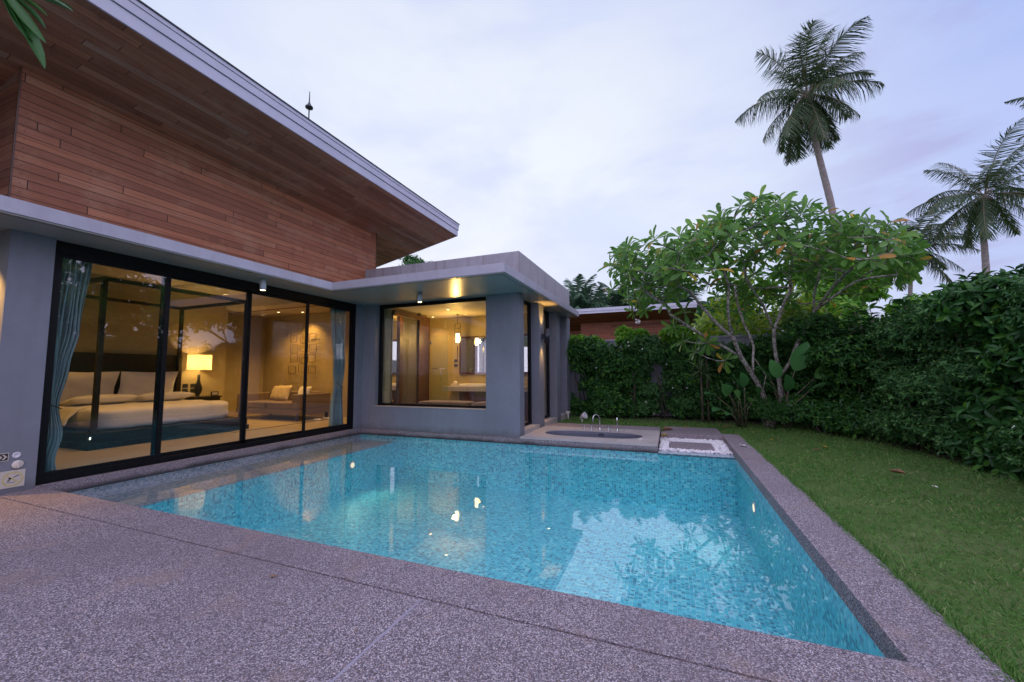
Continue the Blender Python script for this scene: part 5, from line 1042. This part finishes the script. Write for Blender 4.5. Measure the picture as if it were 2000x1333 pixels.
for i, (x, y, z0, lb) in enumerate(((3.75, 10.2, 2.25, 'upright leafy shoots over the hedge below the small palm'), (4.1, 9.1, 2.35, 'sprawling large leaved shoots on the crest of the right hedge'), (4.15, 7.7, 2.45, 'pale new shoots standing on the hedge crest near the edge'))):
    rg = np.random.default_rng(60+i); t = thing('leafy_shoots', lb, 'shoots', (x, y, -.03), 'large leaved shoots rising from the right hedge'); q = MB(); C_ = []; A_ = []
    for j in range(7 if i else 9):
        sx_, sy_ = x+rg.uniform(-.35, .35), y+rg.uniform(-.6, .6); h_ = z0+rg.uniform(.0, .35)-(.1 if i else 0); q.tube([(sx_+.15, sy_, h_-.9), (sx_+.05, sy_, h_-.45), (sx_, sy_, h_)], [.014, .011, .006], 5)
        for z_ in np.arange(h_-.35, h_+.01, .07): C_.append((sx_, sy_, z_)); A_.append((rg.normal(0, .1), rg.normal(0, .1), 1))
    q.build('stems', 'twig_bark', t); V, F = rosettes(rg, np.array(C_), np.array(A_, float), 3, .20, (55, 85), .25, T_ELL, .01, .9); npmesh('leaves', V, F, 'leaf_bright' if i == 2 else 'leaf_hedge', t)

# ---------------------------------------------------------------- grass
rg = np.random.default_rng(9)
def lawn_pts(n, near):
    x = rg.uniform(1.29, 4.6, n); y = rg.uniform(1.2, 9.5, n); return x, y
def hedge_x(y): return np.interp(y, [0, 6, 7.4, 8.7, 9.8, 10.9, 11.7], [3.95, 3.95, 3.95, 3.75, 3.3, 3.0, 2.6])
N1 = 230000; y = 1.3+(12.4-1.3)*rg.uniform(0, 1, N1)**1.45; x = rg.uniform(-2.9, 4.6, N1)
ok = ((y < 9.5) & (x > 1.303) & (x < hedge_x(y)+.25)) | ((y >= 9.5) & (y < 10.37) & (x > .965) & (x < 3.9)) | ((y >= 10.37) & (y < 12.3) & (x < 3.6)) | ((y > 10.09) & (y < 10.37) & (x < -.2))
x, y = x[ok], y[ok]; thin_ = rg.uniform(0, 1, len(x)) < np.clip(.55+.45*np.sin(x*2.3+1)*np.sin(y*1.7), .35, 1); far_ = (y < 11.2) | (rg.uniform(0, 1, len(x)) < .5); x, y = x[thin_ & far_], y[thin_ & far_]
n_ = len(x); O = np.c_[x, y, np.full(n_, -.036)]; X = norm(np.c_[rg.normal(0, .55, n_), rg.normal(0, .55, n_), rg.uniform(.25, 1.0, n_)]); Nn = np.c_[rg.normal(0, 1, n_), rg.normal(0, 1, n_), rg.normal(0, .3, n_)]
L = rg.uniform(.018, .050, n_)*(1+.35*np.sin(x*3.1)*np.sin(y*2.3+1)); wd = .0052+.0007*np.maximum(0, y-3)
ne = 9000; ye = 1.5+8.0*rg.uniform(0, 1, ne)**1.3; xe = 1.300+rg.exponential(.018, ne)*(1+.8*np.sin(ye*7)*np.sin(ye*2.1)); Oe = np.c_[xe, ye, np.full(ne, -.036)]   # ragged turf against the stone
O = np.r_[O, Oe]; X = np.r_[X, norm(np.c_[rg.normal(-.25, .5, ne), rg.normal(0, .5, ne), rg.uniform(.5, 1.1, ne)])]; Nn = np.r_[Nn, rg.normal(0, 1, (ne, 3))*[1, 1, .3]]; L = np.r_[L, rg.uniform(.04, .085, ne)]; wd = np.r_[wd, .0052+.0007*np.maximum(0, ye-3)]; n_ += ne
V, F = inst(T_BLADE, O, X, Nn, L, wd*rg.uniform(.8, 1.3, n_)); tag(npmesh('grass', V, F, 'grass_blade'), 'short green lawn grass between pool coping and hedge', 'grass', kind='stuff')
# soil strip under the hedge
q = MB(); hy = [0, 3, 6, 7.4, 8.7, 9.8, 10.9, 11.7]; pl = [(float(hedge_x(np.array([v]))[0])+.03+.06*math.sin(v*5), v) for v in hy]; q.prism(pl+[(-2.9, 11.9), (-2.9, 12.99), (5.04, 12.99), (5.04, 0)], -.034, -.028); tag(q.build('hedge_bed', 'soil'), kind='structure')

# fallen leaves and flowers
def fallen(x, y, z, L, rz_, mat, label, group, curl=.4, name='fallen_leaf', cat='leaf'):
    m = MB(); pr = [(0, .01), (.2, .14), (.5, .22), (.8, .14), (1, .01)]; vs = []
    for u, h in pr:
        for k in (-1, -.5, 0, .5, 1): a_, b_ = (u-.5)*L, k*h*L; vs.append((x+a_*math.cos(rz_)-b_*math.sin(rz_), y+a_*math.sin(rz_)+b_*math.cos(rz_), z+.006+abs(k)*h*L*curl*1.6+L*.28*(u-.5)**2))
    m.add(vs, [(5*i+k, 5*i+k+1, 5*i+k+6, 5*i+k+5) for i in range(4) for k in range(4)], True); o = m.build(name, mat, loc=(x, y, z)); s_ = o.modifiers.new('t', 'SOLIDIFY'); s_.thickness = .002
    return tag(o, label, cat, group)
GL = 'fallen leaves lying on the lawn'; Z = -.005
fallen(2.60, 6.52, Z+.02, .17, 2.4, 'dead_leaf', 'largest curled brown leaf in the open grass midway to the hedge', GL, .7)
fallen(2.2, 8.05, Z, .13, .2, 'dead_leaf', 'flat brown leaf on the grass beside the coping end', GL); fallen(2.42, 8.45, Z, .13, 1.9, 'yellow_leaf', 'thin yellowed leaf pointing at the hedge corner', GL)
fallen(1.75, 8.95, Z, .10, .5, 'yellow_leaf', 'yellow leaf on the grass just beyond the coping corner', GL); fallen(1.9, 9.2, Z, .11, 1.2, 'dead_leaf', 'brown leaf between the coping corner and the frangipani', GL)
fallen(1.62, 9.95, Z, .10, .8, 'yellow_leaf', 'small yellow leaf below the low bush', GL); fallen(1.15, 10.6, Z, .16, .4, 'dead_leaf', 'brown leaf beside the far corner of the back ledge', GL); fallen(1.3, 10.75, Z, .15, 2.2, 'dead_leaf', 'crumpled brown leaf near the paddle leaf stems', GL)
fallen(-.35, 10.95, Z, .13, .9, 'dead_leaf', 'dark leaf on the grass behind the tub ledge', GL); fallen(.3, 11.1, Z, .12, .1, 'dead_leaf', 'pale brown leaf before the middle of the back hedge', GL)
fallen(-.10, 9.62, .004, .24, .3, 'dead_leaf', 'big dried brown leaf at the joint of the two stone ledges', 'fallen leaves on the stone', .8); fallen(.28, 10.2, .003, .11, 1.2, 'yellow_leaf', 'yellow curled leaf on the far stone ledge', 'fallen leaves on the stone', .9)
fallen(-.17, 8.95, -.07, .22, 1.5, 'dead_leaf', 'dried brown leaf on the pebbles against the tub deck', 'fallen leaves on the stone', .9); fallen(-.14, 9.05, -.03, .15, .7, 'yellow_leaf', 'yellow leaf on the pebbles against the tub deck', 'fallen leaves on the stone', .7)
fallen(-2.41, 1.91, .001, .05, .6, 'dead_leaf', 'tiny brown leaf lying on the deck near the joint', 'fallen leaves on the stone', .3); fallen(-1.52, 1.68, .001, .022, .6, 'dead_leaf', 'tiny reddish leaf scrap on the deck near the short joint', 'fallen leaves on the stone', .3)
def flower(x, y, z, label, r=.055):
    t = thing('fallen_flower', label, 'flower', (x, y, z), 'fallen white frangipani flowers'); V, F = rosettes(rng, np.array([[x, y, z+.012]]), np.array([[0, 0, 1.0]]), 5, r, (74, 84), .08, T_ELL, 0, 1.5); npmesh('petals', V, F, 'flower_white', t, smooth=True); q = MB(); q.lathe((x, y, z), [(.004, 0), (.006, .012), (0, .02)], 8); q.build('heart', 'yellow_leaf', t)
flower(1.12, 8.02, .008, 'white flower resting on the pool coping', .07); flower(-.56, 7.98, .022, 'white flower on the tub deck near its front corner'); flower(2.72, 6.02, -.01, 'white flower on the lawn near the biggest brown leaf', .03); flower(-1.6, 6.9, WZ+.002, 'tiny white petal flower floating on the pool', .03)
